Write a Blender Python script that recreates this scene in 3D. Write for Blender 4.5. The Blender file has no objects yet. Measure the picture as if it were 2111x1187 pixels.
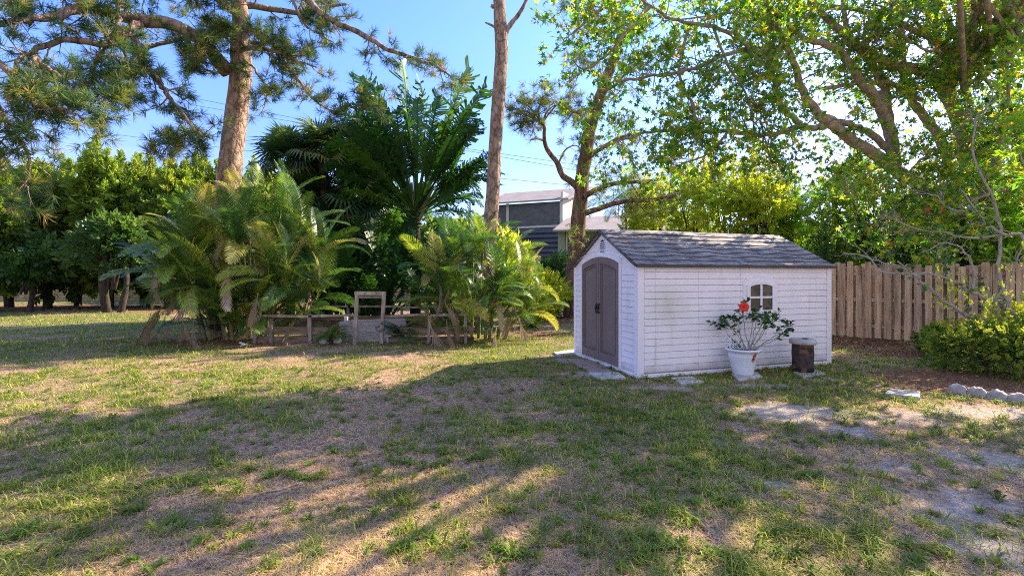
import bpy, math, random
import numpy as np
from mathutils import Vector, Matrix
R = math.radians
RS = np.random.RandomState
C = bpy.context.scene.collection
F = 952.0; CX = 1055.5; HY = 568.0; H = 1.7

def at(px, py, d):            # a point seen at (px,py) in the photo, standing d metres away
    return np.array([(px-CX)/F*d, d, H-(py-HY)/F*d])
def gp(px, py, z=0.0):        # ground point
    d = F*(H-z)/(py-HY)
    return np.array([(px-CX)/F*d, d, z])

# ------------------------------------------------------------------ geometry helpers
class Geo:
    def __init__(s): s.V=[]; s.F=[]; s.n=0
    def add(s, V, Fc, mat=0, rnd=0.5, smooth=False):
        V=np.asarray(V,float).reshape(-1,3); Fc=np.asarray(Fc,int)
        if len(Fc)==0: return
        if Fc.ndim==1: Fc=Fc.reshape(1,-1)
        r=np.broadcast_to(np.asarray(rnd,float),(len(Fc),)) if np.ndim(rnd)==0 else np.asarray(rnd,float)
        s.V.append(V); s.F.append((Fc+s.n,mat,r,smooth)); s.n+=len(V)
    def build(s, name, mats, parent=None, loc=None, local=False):
        me=bpy.data.meshes.new(name)
        if not isinstance(mats,(list,tuple)): mats=[mats]
        for m in mats: me.materials.append(m)
        V=np.concatenate(s.V) if s.V else np.zeros((0,3))
        base=np.zeros(3); rz=0.0
        if parent is not None and not local:
            base=np.array(parent.location); rz=parent.rotation_euler.z
        elif loc is not None: base=np.asarray(loc,float)
        V=V-base
        if rz:
            c,n_=math.cos(-rz),math.sin(-rz)
            V=np.stack([V[:,0]*c-V[:,1]*n_, V[:,0]*n_+V[:,1]*c, V[:,2]],1)
        me.vertices.add(len(V)); me.vertices.foreach_set('co',V.astype(np.float32).ravel())
        li=np.concatenate([f.ravel() for f,_,_,_ in s.F]); 
        lt=np.concatenate([np.full(len(f),f.shape[1]) for f,_,_,_ in s.F])
        mi=np.concatenate([np.full(len(f),m) for f,m,_,_ in s.F])
        rr=np.concatenate([r for _,_,r,_ in s.F])
        sm=np.concatenate([np.full(len(f),x) for f,_,_,x in s.F])
        me.loops.add(len(li)); me.loops.foreach_set('vertex_index',li.astype(np.int32))
        me.polygons.add(len(lt))
        ls=np.concatenate([[0],np.cumsum(lt)[:-1]])
        me.polygons.foreach_set('loop_start',ls.astype(np.int32))
        me.polygons.foreach_set('loop_total',lt.astype(np.int32))
        me.polygons.foreach_set('material_index',mi.astype(np.int32))
        me.polygons.foreach_set('use_smooth',sm.astype(bool))
        a=me.attributes.new('rnd','FLOAT','FACE'); a.data.foreach_set('value',rr.astype(np.float32))
        me.update(calc_edges=True)
        o=bpy.data.objects.new(name,me); C.objects.link(o)
        if parent is not None: o.parent=parent
        elif loc is not None: o.location=tuple(base)
        return o

def tag(o,label=None,cat=None,group=None,kind=None):
    if label: o['label']=label
    if cat: o['category']=cat
    if group: o['group']=group
    if kind: o['kind']=kind
    return o
def thing(name,label,cat,loc,rz=0,group=None):
    o=bpy.data.objects.new(name,None); C.objects.link(o)
    o.location=tuple(float(v) for v in loc); o.rotation_euler=(0,0,rz); o.empty_display_size=.2
    return tag(o,label,cat,group)

def nrm(v):
    v=np.asarray(v,float); n=np.linalg.norm(v,axis=-1,keepdims=True); return v/np.maximum(n,1e-9)
def smooth_path(P, n=6, vals=None):
    P=np.asarray(P,float); r=None if vals is None else np.asarray(vals,float)
    if len(P)<3: 
        t=np.linspace(0,1,n+1)[:,None]; Q=P[0]*(1-t)+P[-1]*t
        return (Q, None if r is None else np.linspace(r[0],r[-1],n+1))
    E=np.vstack([2*P[0]-P[1],P,2*P[-1]-P[-2]]); out=[]; rv=[]
    for i in range(1,len(E)-2):
        for k in range(n):
            t=k/n; a,b,c,d=E[i-1],E[i],E[i+1],E[i+2]
            out.append(.5*((2*b)+(-a+c)*t+(2*a-5*b+4*c-d)*t*t+(-a+3*b-3*c+d)*t**3))
            if r is not None: rv.append(r[i-1]*(1-t)+r[i]*t)
    out.append(P[-1]); 
    if r is not None: rv.append(r[-1])
    return np.array(out), (None if r is None else np.array(rv))
def tube(g, P, rad, sides=8, mat=0, rnd=0.5, rough=0.0, rng=None, cap=True):
    P=np.asarray(P,float); n=len(P); rad=np.broadcast_to(np.asarray(rad,float),(n,))
    T=nrm(np.gradient(P,axis=0)); up=np.array([0,0,1.]) if abs(T[0][2])<.9 else np.array([1.,0,0])
    A=nrm(np.cross(T[0],up)); ring=[]
    for i in range(n):
        A=nrm(A-T[i]*np.dot(A,T[i])); B=np.cross(T[i],A)
        th=np.linspace(0,2*math.pi,sides,endpoint=False); rr=rad[i]
        if rough and rng is not None: rr=rad[i]*(1+rough*(rng.rand(sides)-.5))[:,None]
        ring.append(P[i]+(np.cos(th)[:,None]*A+np.sin(th)[:,None]*B)*rr)
    V=np.concatenate(ring); i=np.arange(n-1)[:,None]*sides; j=np.arange(sides)[None]
    a=i+j; b=i+(j+1)%sides
    Q=np.stack([a,b,b+sides,a+sides],-1).reshape(-1,4)
    g.add(V,Q,mat,rnd,True)
    if cap:
        g.add(ring[-1],[list(range(sides))],mat,rnd); g.add(ring[0],[list(range(sides))[::-1]],mat,rnd)
def box(g,x0,x1,y0,y1,z0,z1,mat=0,rnd=.5,bev=0.0):
    if bev>0:
        b=bev; V=[];
        # chamfered box: 24 vertices
        def P(x,y,z): V.append((x,y,z)); return len(V)-1
        idx={}
        for sx in (0,1):
            for sy in (0,1):
                for sz in (0,1):
                    X=(x0,x1)[sx];Y=(y0,y1)[sy];Z=(z0,z1)[sz];dx=b if sx==0 else -b;dy=b if sy==0 else -b;dz=b if sz==0 else -b
                    idx[sx,sy,sz,'x']=P(X,Y+dy,Z+dz); idx[sx,sy,sz,'y']=P(X+dx,Y,Z+dz); idx[sx,sy,sz,'z']=P(X+dx,Y+dy,Z)
        Q=[];T=[]
        for s in (0,1):
            Q.append([idx[s,0,0,'x'],idx[s,1,0,'x'],idx[s,1,1,'x'],idx[s,0,1,'x']])
            Q.append([idx[0,s,0,'y'],idx[1,s,0,'y'],idx[1,s,1,'y'],idx[0,s,1,'y']])
            Q.append([idx[0,0,s,'z'],idx[1,0,s,'z'],idx[1,1,s,'z'],idx[0,1,s,'z']])
        for s in (0,1):
            for t in (0,1):
                Q.append([idx[0,s,t,'y'],idx[1,s,t,'y'],idx[1,s,t,'z'],idx[0,s,t,'z']])
                Q.append([idx[s,0,t,'x'],idx[s,1,t,'x'],idx[s,1,t,'z'],idx[s,0,t,'z']])
                Q.append([idx[s,t,0,'x'],idx[s,t,1,'x'],idx[s,t,1,'y'],idx[s,t,0,'y']])
        for k in [(a,b_,c) for a in (0,1) for b_ in (0,1) for c in (0,1)]:
            T.append([idx[k+('x',)],idx[k+('y',)],idx[k+('z',)]])
        n0=g.n; g.add(V,Q,mat,rnd); g.F.append((np.array(T)+n0,mat,np.full(len(T),rnd),False)); return
    V=[(x,y,z) for z in (z0,z1) for x,y in ((x0,y0),(x1,y0),(x1,y1),(x0,y1))]
    g.add(V,[[3,2,1,0],[4,5,6,7],[0,1,5,4],[1,2,6,5],[2,3,7,6],[3,0,4,7]],mat,rnd)
def beam(g,a,b,w,h,mat=0,rnd=.5,up=(0,0,1)):   # rectangular bar from a to b
    a=np.asarray(a,float);b=np.asarray(b,float);T=nrm(b-a);up=np.array(up,float)
    if abs(np.dot(T,up))>.95: up=np.array([0,1.,0])
    S=nrm(np.cross(T,up));U=np.cross(S,T)
    V=[p+S*sx*w/2+U*su*h/2 for p in (a,b) for sx,su in ((-1,-1),(1,-1),(1,1),(-1,1))]
    g.add(V,[[3,2,1,0],[4,5,6,7],[0,1,5,4],[1,2,6,5],[2,3,7,6],[3,0,4,7]],mat,rnd)
def lathe(g,c,prof,n=28,mat=0,rnd=.5,smooth=True):
    prof=np.array(prof,float);th=np.linspace(0,2*math.pi,n,endpoint=False)
    V=np.concatenate([np.stack([c[0]+r*np.cos(th),c[1]+r*np.sin(th),np.full(n,c[2]+z)],1) for r,z in prof])
    i=np.arange(len(prof)-1)[:,None]*n;j=np.arange(n)[None];a=i+j;b=i+(j+1)%n
    g.add(V,np.stack([a,b,b+n,a+n],-1).reshape(-1,4),mat,rnd,smooth)
def prism(g,poly,y0,y1,mat=0,rnd=.5,axis='y'):  # poly in (a,z), extruded along the other axis
    n=len(poly);f=(lambda a,z,t:(a,t,z)) if axis=='y' else (lambda a,z,t:(t,a,z))
    V=[f(a,z,y0) for a,z in poly]+[f(a,z,y1) for a,z in poly]
    g.add(V,[[i,(i+1)%n,(i+1)%n+n,i+n] for i in range(n)],mat,rnd)
    g.add(V,[list(range(n))[::-1]],mat,rnd); g.add(V,[list(range(n))],mat,rnd)
    g.F[-1]=(g.F[-1][0]+n,)+g.F[-1][1:]

def frames(D, roll, rng=None):
    """rotation matrices whose y axis is D and z axis is as upward as roll allows"""
    D=nrm(D); up=np.tile([0,0,1.],(len(D),1)); par=np.abs(D[:,2])>.98; up[par]=[1,0,0]
    X=nrm(np.cross(D,up)); Z=np.cross(X,D); c=np.cos(roll)[:,None]; s=np.sin(roll)[:,None]
    X2=X*c+Z*s; Z2=Z*c-X*s
    return np.stack([X2,D,Z2],-1)      # columns
def scatter(g, tmpl, pos, Rm, sc, mat=0, rnd=None, rng=None):
    tv,tf=tmpl; N=len(pos)
    if N==0: return
    sc=np.broadcast_to(sc,(N,))
    V=np.einsum('nij,kj->nki',Rm,tv)*sc[:,None,None]+pos[:,None,:]
    if rnd is None: rnd=rng.rand(N)
    off=np.arange(N)*len(tv)
    for Fk in tf:
        Q=(Fk[None]+off[:,None,None]).reshape(-1,Fk.shape[1])
        r=np.repeat(rnd,len(Fk))
        if Fk is tf[0]: g.add(V.reshape(-1,3),Q,mat,r)
        else:
            g.F.append((Q+g.n-N*len(tv),mat,r,False))

# ------------------------------------------------------------------ leaf templates (length 1 along +y)
def T_leaf(w=.45,fold=.12,droop=.1):
    v=np.array([[0,0,0],[w/2,.45,fold],[0,.5,0],[-w/2,.45,fold],[0,1,-droop]])
    return v,[np.array([[0,1,2],[0,2,3],[2,1,4],[3,2,4]])]
def T_star(lobes=5):
    v=[[0,.12,0]];
    angs=[-125,-92,-62,-36,-14,0,14,36,62,92,125][:]; rad=[.55,.25,.85,.33,.55,1.0,.55,.33,.85,.25,.55]
    rad=[.5,.26,.82,.30,.42,1.0,.42,.30,.82,.26,.5]
    v.append([0,0,0])
    for a,r in zip(angs,rad):
        v.append([math.sin(R(a))*r*.62,.15+math.cos(R(a))*r*.75,-.12*r*r+.03*math.sin(a)])
    n=len(v); f=[[0,i,i+1] for i in range(1,n-1)]+[[0,n-1,1]]
    return np.array(v),[np.array(f)]
def T_needles(n=16,seed=0,w=.02,spread=60):
    r=RS(seed);V=[];Fs=[]
    for i in range(n):
        a=r.rand()*2*math.pi; t=R(spread)*math.sqrt(r.rand()); d=np.array([math.sin(t)*math.cos(a),math.cos(t),math.sin(t)*math.sin(a)])
        s=nrm(np.cross(d,r.randn(3)))*w; L=.7+.35*r.rand(); b=d*.04; e=d*L+np.array([0,0,-.10*L*L])
        m=d*L*.55
        k=len(V); V+= [b-s,b+s,m+s,m-s,e]; Fs.append([k,k+1,k+2]);Fs.append([k,k+2,k+3]);Fs.append([k+3,k+2,k+4])
    return np.array(V),[np.array(Fs)]
def T_sprig(n=11,seed=0,leaf=.34,w=.5,spread=.5):
    """twig with leaves around it, total length about 1"""
    r=RS(seed); lt,lf=T_leaf(w); V=[];Fs=[];k=0
    for i in range(n):
        t=.1+.9*i/(n-1); a=i*2.4+r.rand(); out=spread*(1.25-t)+.25
        d=nrm([math.cos(a)*out,.55+.3*t,math.sin(a)*out]); M=frames(np.array([d]),np.array([r.randn()*.6]))[0]
        V.append((M@lt.T).T*leaf*(.7+.5*r.rand())+np.array([0,t*.75,0])); Fs.append(lf[0]+k);k+=len(lt)
    V.append(np.array([[-.012,0,0],[.012,0,0],[0,.8,0]]));Fs.append(np.array([[k,k+1,k+2]]))
    return np.concatenate(V),[np.concatenate(Fs)]
def T_frond(L=1.0,n=34,droop=.55,seed=0,ll=.30,w=.016,vee=.5,hang=.25,fwd=0.0):
    """feather palm frond, +y outwards, z up, arching down at its end"""
    r=RS(seed);V=[];Fs=[];t=np.linspace(0,1,12)
    ang=R(62)*0+ (1-t)*0
    pth=[];p=np.array([0,0,0.]);a=R(8);pts=[p.copy()]
    N=24
    for i in range(N):
        a=R(10)-droop*2.3*((i+1)/N)**1.4; p=p+np.array([0,math.cos(a),math.sin(a)])*(L/N); pts.append(p.copy())
    pts=np.array(pts); tan=nrm(np.gradient(pts,axis=0))
    k=0
    for i in range(N):   # rachis
        w0=.010*(1-i/N)+.003; w1=.010*(1-(i+1)/N)+.003
        V+=[pts[i]+[-w0,0,0],pts[i]+[w0,0,0],pts[i+1]+[w1,0,0],pts[i+1]+[-w1,0,0]];Fs+= [[k,k+1,k+2],[k,k+2,k+3]];k+=4
    for i in range(n):
        s=.16+.84*i/(n-1); q=s*N; j=min(int(q),N-1); f=q-j; b=pts[j]*(1-f)+pts[j+1]*f; T=tan[j]; 
        ln=ll*(math.sin(math.pi*min(1,(s*.86+.12)))**.6)*(1 if s<.95 else .7)
        up=np.cross(np.array([1,0,0.]),T)
        for sd in (-1,1):
            fw=.55+.5*s+r.randn()*.06+fwd+fwd*.3*r.randn(); d=nrm(np.array([sd,0,0])+T*fw+up*vee*(1-.4*s)+r.randn(3)*.05)
            m=b+d*ln*.5; e=m+nrm(d+np.array([0,0,-hang*1.6]))*ln*.5
            e2=e
            S=nrm(T-d*np.dot(T,d))*w*(.8+.4*r.rand())
            V+=[b-S*.5,b+S*.5,m+S,m-S,e2];Fs+=[[k,k+1,k+2],[k,k+2,k+3],[k+3,k+2,k+4]];k+=5
    return np.array(V),[np.array(Fs)]
def T_fan(n=26,seed=0):
    r=RS(seed);V=[[-.012,0,0],[.012,0,0],[.012,.5,.05],[-.012,.5,.05]];Fs=[[0,1,2],[0,2,3]];k=4;c=np.array([0,.5,.05])
    for i in range(n):
        a=R(-150+300*i/(n-1)); d=np.array([math.sin(a),math.cos(a),.1*math.cos(3*a)]); s=nrm(np.cross(d,[0,0,1]))*.028;L=.55*(.85+.2*r.rand())
        m=c+d*L*.6;e=c+d*L+np.array([0,0,-.12-.08*r.rand()])
        V+=[c,m+s,m-s,e];Fs+=[[k,k+1,k+2],[k+1,k+3,k+2]];k+=4
    return np.array(V),[np.array(Fs)]
def T_paddle(seed=0,n=34,w=.17,pet=.42,bend=.25,tear=.3):
    """traveller's palm / banana leaf: long petiole, torn blade"""
    r=RS(seed);V=[];Fs=[];k=0;N=20;pts=[];p=np.zeros(3)
    pts.append(p.copy())
    for i in range(N):
        a=-bend*((i+1)/N)**2*2; p=p+np.array([0,math.cos(a),math.sin(a)])/N; pts.append(p.copy())
    pts=np.array(pts);tan=nrm(np.gradient(pts,axis=0))
    for i in range(N):
        w0=.016*(1-i/N)+.004;w1=.016*(1-(i+1)/N)+.004
        V+=[pts[i]+[-w0,0,.004],pts[i]+[w0,0,.004],pts[i+1]+[w1,0,.004],pts[i+1]+[-w1,0,.004]];Fs+=[[k,k+1,k+2],[k,k+2,k+3]];k+=4
    for sd in (-1,1):
        off=np.zeros(3)
        for i in range(n):
            s0=pet+(1-pet)*i/n; s1=pet+(1-pet)*(i+(.98 if r.rand()>.25 else .7))/n
            def at_(s): q=s*N;j=min(int(q),N-1);f=q-j; return pts[j]*(1-f)+pts[j+1]*f,tan[j]
            b0,T=at_(s0);b1,_=at_(s1);u=(s0-pet)/(1-pet); ww=w*min(1,(u*7)**.6+.15)*min(1,((1-u)*5)**.5+.12)
            if r.rand()<tear: off=r.randn(3)*.030; 
            ww*=.86+.2*r.rand()
            d=np.array([sd,0,0])*.9+T*.45+np.array([0,0,.1]); m0=b0+d*ww*.55;m1=b1+d*ww*.55
            e=np.array([0,0,-.5])*ww*.5+off*.8; e0=m0+d*ww*.45+e;e1=m1+d*ww*.45+e+T*.004
            V+=[b0,b1,m1,m0,e0,e1];Fs+=[[k,k+1,k+2],[k,k+2,k+3],[k+3,k+2,k+5],[k+3,k+5,k+4]];k+=6
    return np.array(V),[np.array(Fs)]

# ------------------------------------------------------------------ materials
def mat_new(name):
    m=bpy.data.materials.new(name);m.use_nodes=True;nt=m.node_tree;nt.nodes.clear()
    out=nt.nodes.new('ShaderNodeOutputMaterial');return m,nt,out
def N(nt,t,**k):
    n=nt.nodes.new(t)
    for a,b in k.items():
        if a in n.inputs.keys() if hasattr(n,'inputs') else False: n.inputs[a].default_value=b
        else: setattr(n,a,b)
    return n
def ramp(nt,stops,src=None,interp='LINEAR'):
    n=nt.nodes.new('ShaderNodeValToRGB');e=n.color_ramp.elements;n.color_ramp.interpolation=interp
    e[0].position=stops[0][0];e[0].color=(*stops[0][1],1)
    e[1].position=stops[-1][0];e[1].color=(*stops[-1][1],1)
    for p,c in stops[1:-1]:
        x=e.new(p);x.color=(*c,1)
    if src is not None: nt.links.new(src,n.inputs[0])
    return n.outputs[0]
def noise(nt,scale,detail=4,rough=.6,vec=None,out='Fac'):
    n=nt.nodes.new('ShaderNodeTexNoise');n.inputs['Scale'].default_value=scale;n.inputs['Detail'].default_value=detail;n.inputs['Roughness'].default_value=rough
    if vec is not None: nt.links.new(vec,n.inputs['Vector'])
    return n.outputs[out]
def coord(nt,scale=(1,1,1),kind='Object'):
    tc=nt.nodes.new('ShaderNodeTexCoord');mp=nt.nodes.new('ShaderNodeMapping');mp.inputs['Scale'].default_value=scale
    nt.links.new(tc.outputs[kind],mp.inputs['Vector']);return mp.outputs[0]
def mix(nt,a,b,fac,mode='MIX'):
    n=nt.nodes.new('ShaderNodeMix');n.data_type='RGBA';n.blend_type=mode
    for i,x in ((0,fac),(6,a),(7,b)):
        if isinstance(x,(int,float)): n.inputs[i].default_value=x
        elif isinstance(x,tuple): n.inputs[i].default_value=(*x,1)
        else: nt.links.new(x,n.inputs[i])
    return n.outputs[2]
def math_(nt,op,a,b=0.0):
    n=nt.nodes.new('ShaderNodeMath');n.operation=op
    for i,x in ((0,a),(1,b)):
        if isinstance(x,(int,float)): n.inputs[i].default_value=x
        else: nt.links.new(x,n.inputs[i])
    return n.outputs[0]
def bump(nt,h,strength=.5,dist=.02):
    n=nt.nodes.new('ShaderNodeBump');n.inputs['Strength'].default_value=strength;n.inputs['Distance'].default_value=dist
    nt.links.new(h,n.inputs['Height']);return n.outputs[0]
def principled(nt,out,col,rough=.7,spec=.3,normal=None,metal=0.0):
    p=nt.nodes.new('ShaderNodeBsdfPrincipled')
    if isinstance(col,tuple): p.inputs['Base Color'].default_value=(*col,1)
    else: nt.links.new(col,p.inputs['Base Color'])
    if isinstance(rough,(int,float)): p.inputs['Roughness'].default_value=rough
    else: nt.links.new(rough,p.inputs['Roughness'])
    p.inputs['Specular IOR Level'].default_value=spec;p.inputs['Metallic'].default_value=metal
    if normal is not None: nt.links.new(normal,p.inputs['Normal'])
    if out is not None: nt.links.new(p.outputs[0],out.inputs[0])
    return p.outputs[0]
def leaf_mat(name,stops,trans=.4,rough=.45,spec=.35,tcol=1.35):
    m,nt,out=mat_new(name);at_=nt.nodes.new('ShaderNodeAttribute');at_.attribute_name='rnd'
    col=ramp(nt,stops,at_.outputs['Fac'])
    nz=noise(nt,1.3,2,.5,coord(nt)); col=mix(nt,col,(.25,.25,.25),math_(nt,'MULTIPLY',nz,.0)) 
    v=ramp(nt,[(.3,(.72,.72,.72)),(.7,(1.2,1.2,1.2))],nz); col=mix(nt,col,v,1.0,'MULTIPLY')
    p=principled(nt,None,col,rough,spec)
    t=nt.nodes.new('ShaderNodeBsdfTranslucent'); tc=mix(nt,col,(tcol*1.0,tcol*1.08,tcol*.55),1.0,'MULTIPLY'); nt.links.new(tc,t.inputs[0])
    x=nt.nodes.new('ShaderNodeMixShader');x.inputs[0].default_value=trans;nt.links.new(p,x.inputs[1]);nt.links.new(t.outputs[0],x.inputs[2]);nt.links.new(x.outputs[0],out.inputs[0])
    return m
def bark_mat(name,c_dark,c_mid,c_light,sc=(7,7,1.6),bs=.9,vor=True,scale=1.6):
    m,nt,out=mat_new(name);v=coord(nt,sc)
    n1=noise(nt,1.4,6,.65,v);n2=noise(nt,9,3,.6,v)
    vd=nt.nodes.new('ShaderNodeTexVoronoi');vd.feature='DISTANCE_TO_EDGE';vd.inputs['Scale'].default_value=scale
    wv=mix(nt,v,noise(nt,2.2,4,.6,v,'Color'),.45);nt.links.new(wv,vd.inputs['Vector'])
    e=math_(nt,'MINIMUM',math_(nt,'MULTIPLY',vd.outputs[0],5.0),1.0)
    col=ramp(nt,[(.25,c_dark),(.5,c_mid),(.75,c_light)],n1)
    if vor: col=mix(nt,col,ramp(nt,[(0,(.25,.22,.2)),(.35,(1,1,1))],e),.85,'MULTIPLY')
    h=math_(nt,'ADD',math_(nt,'MULTIPLY',e,.6) if vor else n1,math_(nt,'MULTIPLY',n2,.4))
    principled(nt,out,col,.9,.15,bump(nt,h,bs,.04));return m
def simple_mat(name,c1,c2,scale=4,rough=.7,spec=.3,bs=.3,sc=(1,1,1),detail=5,bd=.01,metal=0.0,mid=None):
    m,nt,out=mat_new(name);v=coord(nt,sc);n=noise(nt,scale,detail,.65,v)
    st=[(.3,c1),(.7,c2)] if mid is None else [(.25,c1),(.5,mid),(.75,c2)]
    principled(nt,out,ramp(nt,st,n),rough,spec,bump(nt,noise(nt,scale*5,3,.6,v),bs,bd),metal);return m

M={}
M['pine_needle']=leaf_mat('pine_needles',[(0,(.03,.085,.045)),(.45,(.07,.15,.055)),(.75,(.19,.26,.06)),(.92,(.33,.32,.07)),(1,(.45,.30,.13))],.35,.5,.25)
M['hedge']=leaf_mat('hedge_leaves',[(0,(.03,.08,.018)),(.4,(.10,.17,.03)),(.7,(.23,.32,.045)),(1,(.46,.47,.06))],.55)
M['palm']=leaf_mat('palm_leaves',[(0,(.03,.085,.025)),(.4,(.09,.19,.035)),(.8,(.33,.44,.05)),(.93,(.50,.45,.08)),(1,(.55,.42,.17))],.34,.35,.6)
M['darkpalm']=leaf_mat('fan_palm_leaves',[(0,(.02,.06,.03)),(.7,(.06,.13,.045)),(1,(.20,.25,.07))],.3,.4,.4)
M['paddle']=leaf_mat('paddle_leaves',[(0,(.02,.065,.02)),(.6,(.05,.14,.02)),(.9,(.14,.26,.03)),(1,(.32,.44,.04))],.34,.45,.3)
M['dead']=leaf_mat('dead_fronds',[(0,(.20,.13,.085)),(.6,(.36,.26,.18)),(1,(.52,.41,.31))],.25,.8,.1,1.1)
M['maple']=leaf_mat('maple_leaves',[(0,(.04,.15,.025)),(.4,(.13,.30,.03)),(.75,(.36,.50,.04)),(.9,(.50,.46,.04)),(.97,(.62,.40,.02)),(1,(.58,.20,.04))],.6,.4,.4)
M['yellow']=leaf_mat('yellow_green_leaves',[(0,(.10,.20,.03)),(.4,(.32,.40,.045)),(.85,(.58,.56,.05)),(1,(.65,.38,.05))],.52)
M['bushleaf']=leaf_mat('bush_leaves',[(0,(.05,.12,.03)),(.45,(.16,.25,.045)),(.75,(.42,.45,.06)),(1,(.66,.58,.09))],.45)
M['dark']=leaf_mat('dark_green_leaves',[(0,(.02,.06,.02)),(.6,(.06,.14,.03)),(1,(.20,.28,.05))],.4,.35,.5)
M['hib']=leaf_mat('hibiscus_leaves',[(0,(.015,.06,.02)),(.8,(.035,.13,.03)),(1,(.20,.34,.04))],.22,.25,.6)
M['grass']=leaf_mat('grass_blades',[(0,(.50,.31,.19)),(.28,(.80,.58,.35)),(.42,(.66,.56,.19)),(.56,(.42,.42,.06)),(.75,(.11,.18,.03)),(1,(.19,.30,.04))],.4,.6,.2)
M['pinebark']=bark_mat('pine_bark',(.12,.08,.06),(.34,.235,.175),(.56,.43,.34),(4.6,4.6,2.3),1.0,True,2.1)
M['greybark']=bark_mat('grey_pine_bark',(.10,.075,.06),(.30,.215,.165),(.46,.36,.29),(5,5,1.3),1.0,True,1.5)
M['redbark']=bark_mat('red_bark',(.09,.055,.04),(.24,.145,.105),(.42,.29,.22),(6,6,1.4),1.0,True,1.6)
M['maplebark']=bark_mat('maple_bark',(.16,.12,.09),(.36,.28,.22),(.58,.47,.38),(7,7,3),.8,False)
M['darkbark']=bark_mat('dark_bark',(.02,.016,.013),(.05,.04,.032),(.10,.08,.065),(6,6,2),.6,False)
M['greytwig']=bark_mat('grey_twig_bark',(.20,.17,.14),(.36,.32,.27),(.5,.46,.4),(12,12,6),.4,False)
M['cane']=simple_mat('palm_cane',(.10,.12,.04),(.34,.30,.14),3,.5,.3,.3,(1,1,6))
# weathered wood
def wood_mat(name,a,b,c,sc=(14,14,1.1)):
    m,nt,out=mat_new(name);v=coord(nt,sc);at_=nt.nodes.new('ShaderNodeAttribute');at_.attribute_name='rnd'
    vv=nt.nodes.new('ShaderNodeVectorMath');vv.operation='ADD';nt.links.new(v,vv.inputs[0]);cb=nt.nodes.new('ShaderNodeCombineXYZ')
    nt.links.new(math_(nt,'MULTIPLY',at_.outputs['Fac'],37.0),cb.inputs[2]);nt.links.new(cb.outputs[0],vv.inputs[1])
    n=noise(nt,1.2,7,.7,vv.outputs[0]);col=ramp(nt,[(.28,a),(.5,b),(.72,c)],n)
    k=noise(nt,.35,2,.5,vv.outputs[0]);col=mix(nt,col,ramp(nt,[(.64,(1,1,1)),(.72,(.35,.27,.22))],k),.8,'MULTIPLY')
    sh=ramp(nt,[(0,(.72,.72,.74)),(1,(1.15,1.12,1.08))],at_.outputs['Fac']);col=mix(nt,col,sh,1.0,'MULTIPLY')
    principled(nt,out,col,.85,.15,bump(nt,n,.6,.008));return m
M['fence']=wood_mat('fence_wood',(.21,.14,.095),(.50,.365,.26),(.72,.56,.42))
M['greywood']=wood_mat('weathered_wood',(.12,.095,.075),(.31,.26,.22),(.52,.47,.42),(9,9,3))
M['oldwood']=wood_mat('old_plank_wood',(.07,.05,.035),(.20,.145,.10),(.38,.29,.21),(2,9,9))
M['concrete']=simple_mat('concrete',(.34,.32,.31),(.56,.54,.52),6,.9,.15,.4)
M['sandstone']=simple_mat('edging_concrete',(.26,.235,.21),(.60,.56,.51),6,.9,.15,.6)
M['housetrim']=simple_mat('house_trim',(.50,.48,.44),(.62,.60,.56),3,.6,.2,.1)
M['whitemetal']=simple_mat('white_paint',(.6,.6,.6),(.75,.75,.74),3,.5,.3,.1)

def shed_wall_mat():
    m,nt,out=mat_new('shed_siding');v=coord(nt,(1,1,1));n=noise(nt,1.6,5,.6,v)
    col=ramp(nt,[(.3,(.82,.77,.79)),(.7,(.92,.86,.88))],n)
    sp=nt.nodes.new('ShaderNodeSeparateXYZ');nt.links.new(v,sp.inputs[0])
    # dirt near the bottom, algae near the front corner
    low=ramp(nt,[(0,(1,1,1)),(.22,(0,0,0))],math_(nt,'ADD',sp.outputs[2],math_(nt,'MULTIPLY',math_(nt,'SUBTRACT',noise(nt,5,4,.7,v),.5),.25)))
    col=mix(nt,col,(.27,.22,.17),math_(nt,'MULTIPLY',low,.8))
    st=noise(nt,1,5,.7,coord(nt,(5,5,.7)));g=ramp(nt,[(.55,(0,0,0)),(.75,(1,1,1))],st)
    col=mix(nt,col,(.47,.43,.30),math_(nt,'MULTIPLY',g,.38))
    al=ramp(nt,[(.0,(1,1,1)),(.55,(0,0,0))],math_(nt,'ABSOLUTE',math_(nt,'SUBTRACT',sp.outputs[0],.55)))
    al2=ramp(nt,[(.0,(1,1,1)),(.5,(0,0,0))],math_(nt,'ABSOLUTE',math_(nt,'SUBTRACT',sp.outputs[2],1.2)))
    am=math_(nt,'MULTIPLY',math_(nt,'MULTIPLY',al,al2),noise(nt,4,4,.6,v));col=mix(nt,col,(.5,.5,.36),math_(nt,'MULTIPLY',am,1.3))
    principled(nt,out,col,.55,.3,bump(nt,noise(nt,3,2,.5,v),.08,.004));return m
M['siding']=shed_wall_mat()
M['trim']=simple_mat('shed_trim',(.83,.78,.80),(.90,.85,.87),3,.55,.3,.15)
M['door']=simple_mat('shed_door',(.185,.14,.13),(.23,.175,.165),2.5,.6,.3,.25,(1,1,1))
M['black']=simple_mat('black_plastic',(.012,.012,.012),(.03,.03,.03),5,.5,.3,.1)
M['groove']=simple_mat('groove_shadow',(.30,.29,.31),(.38,.37,.39),5,.9,.1,.1)
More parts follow.
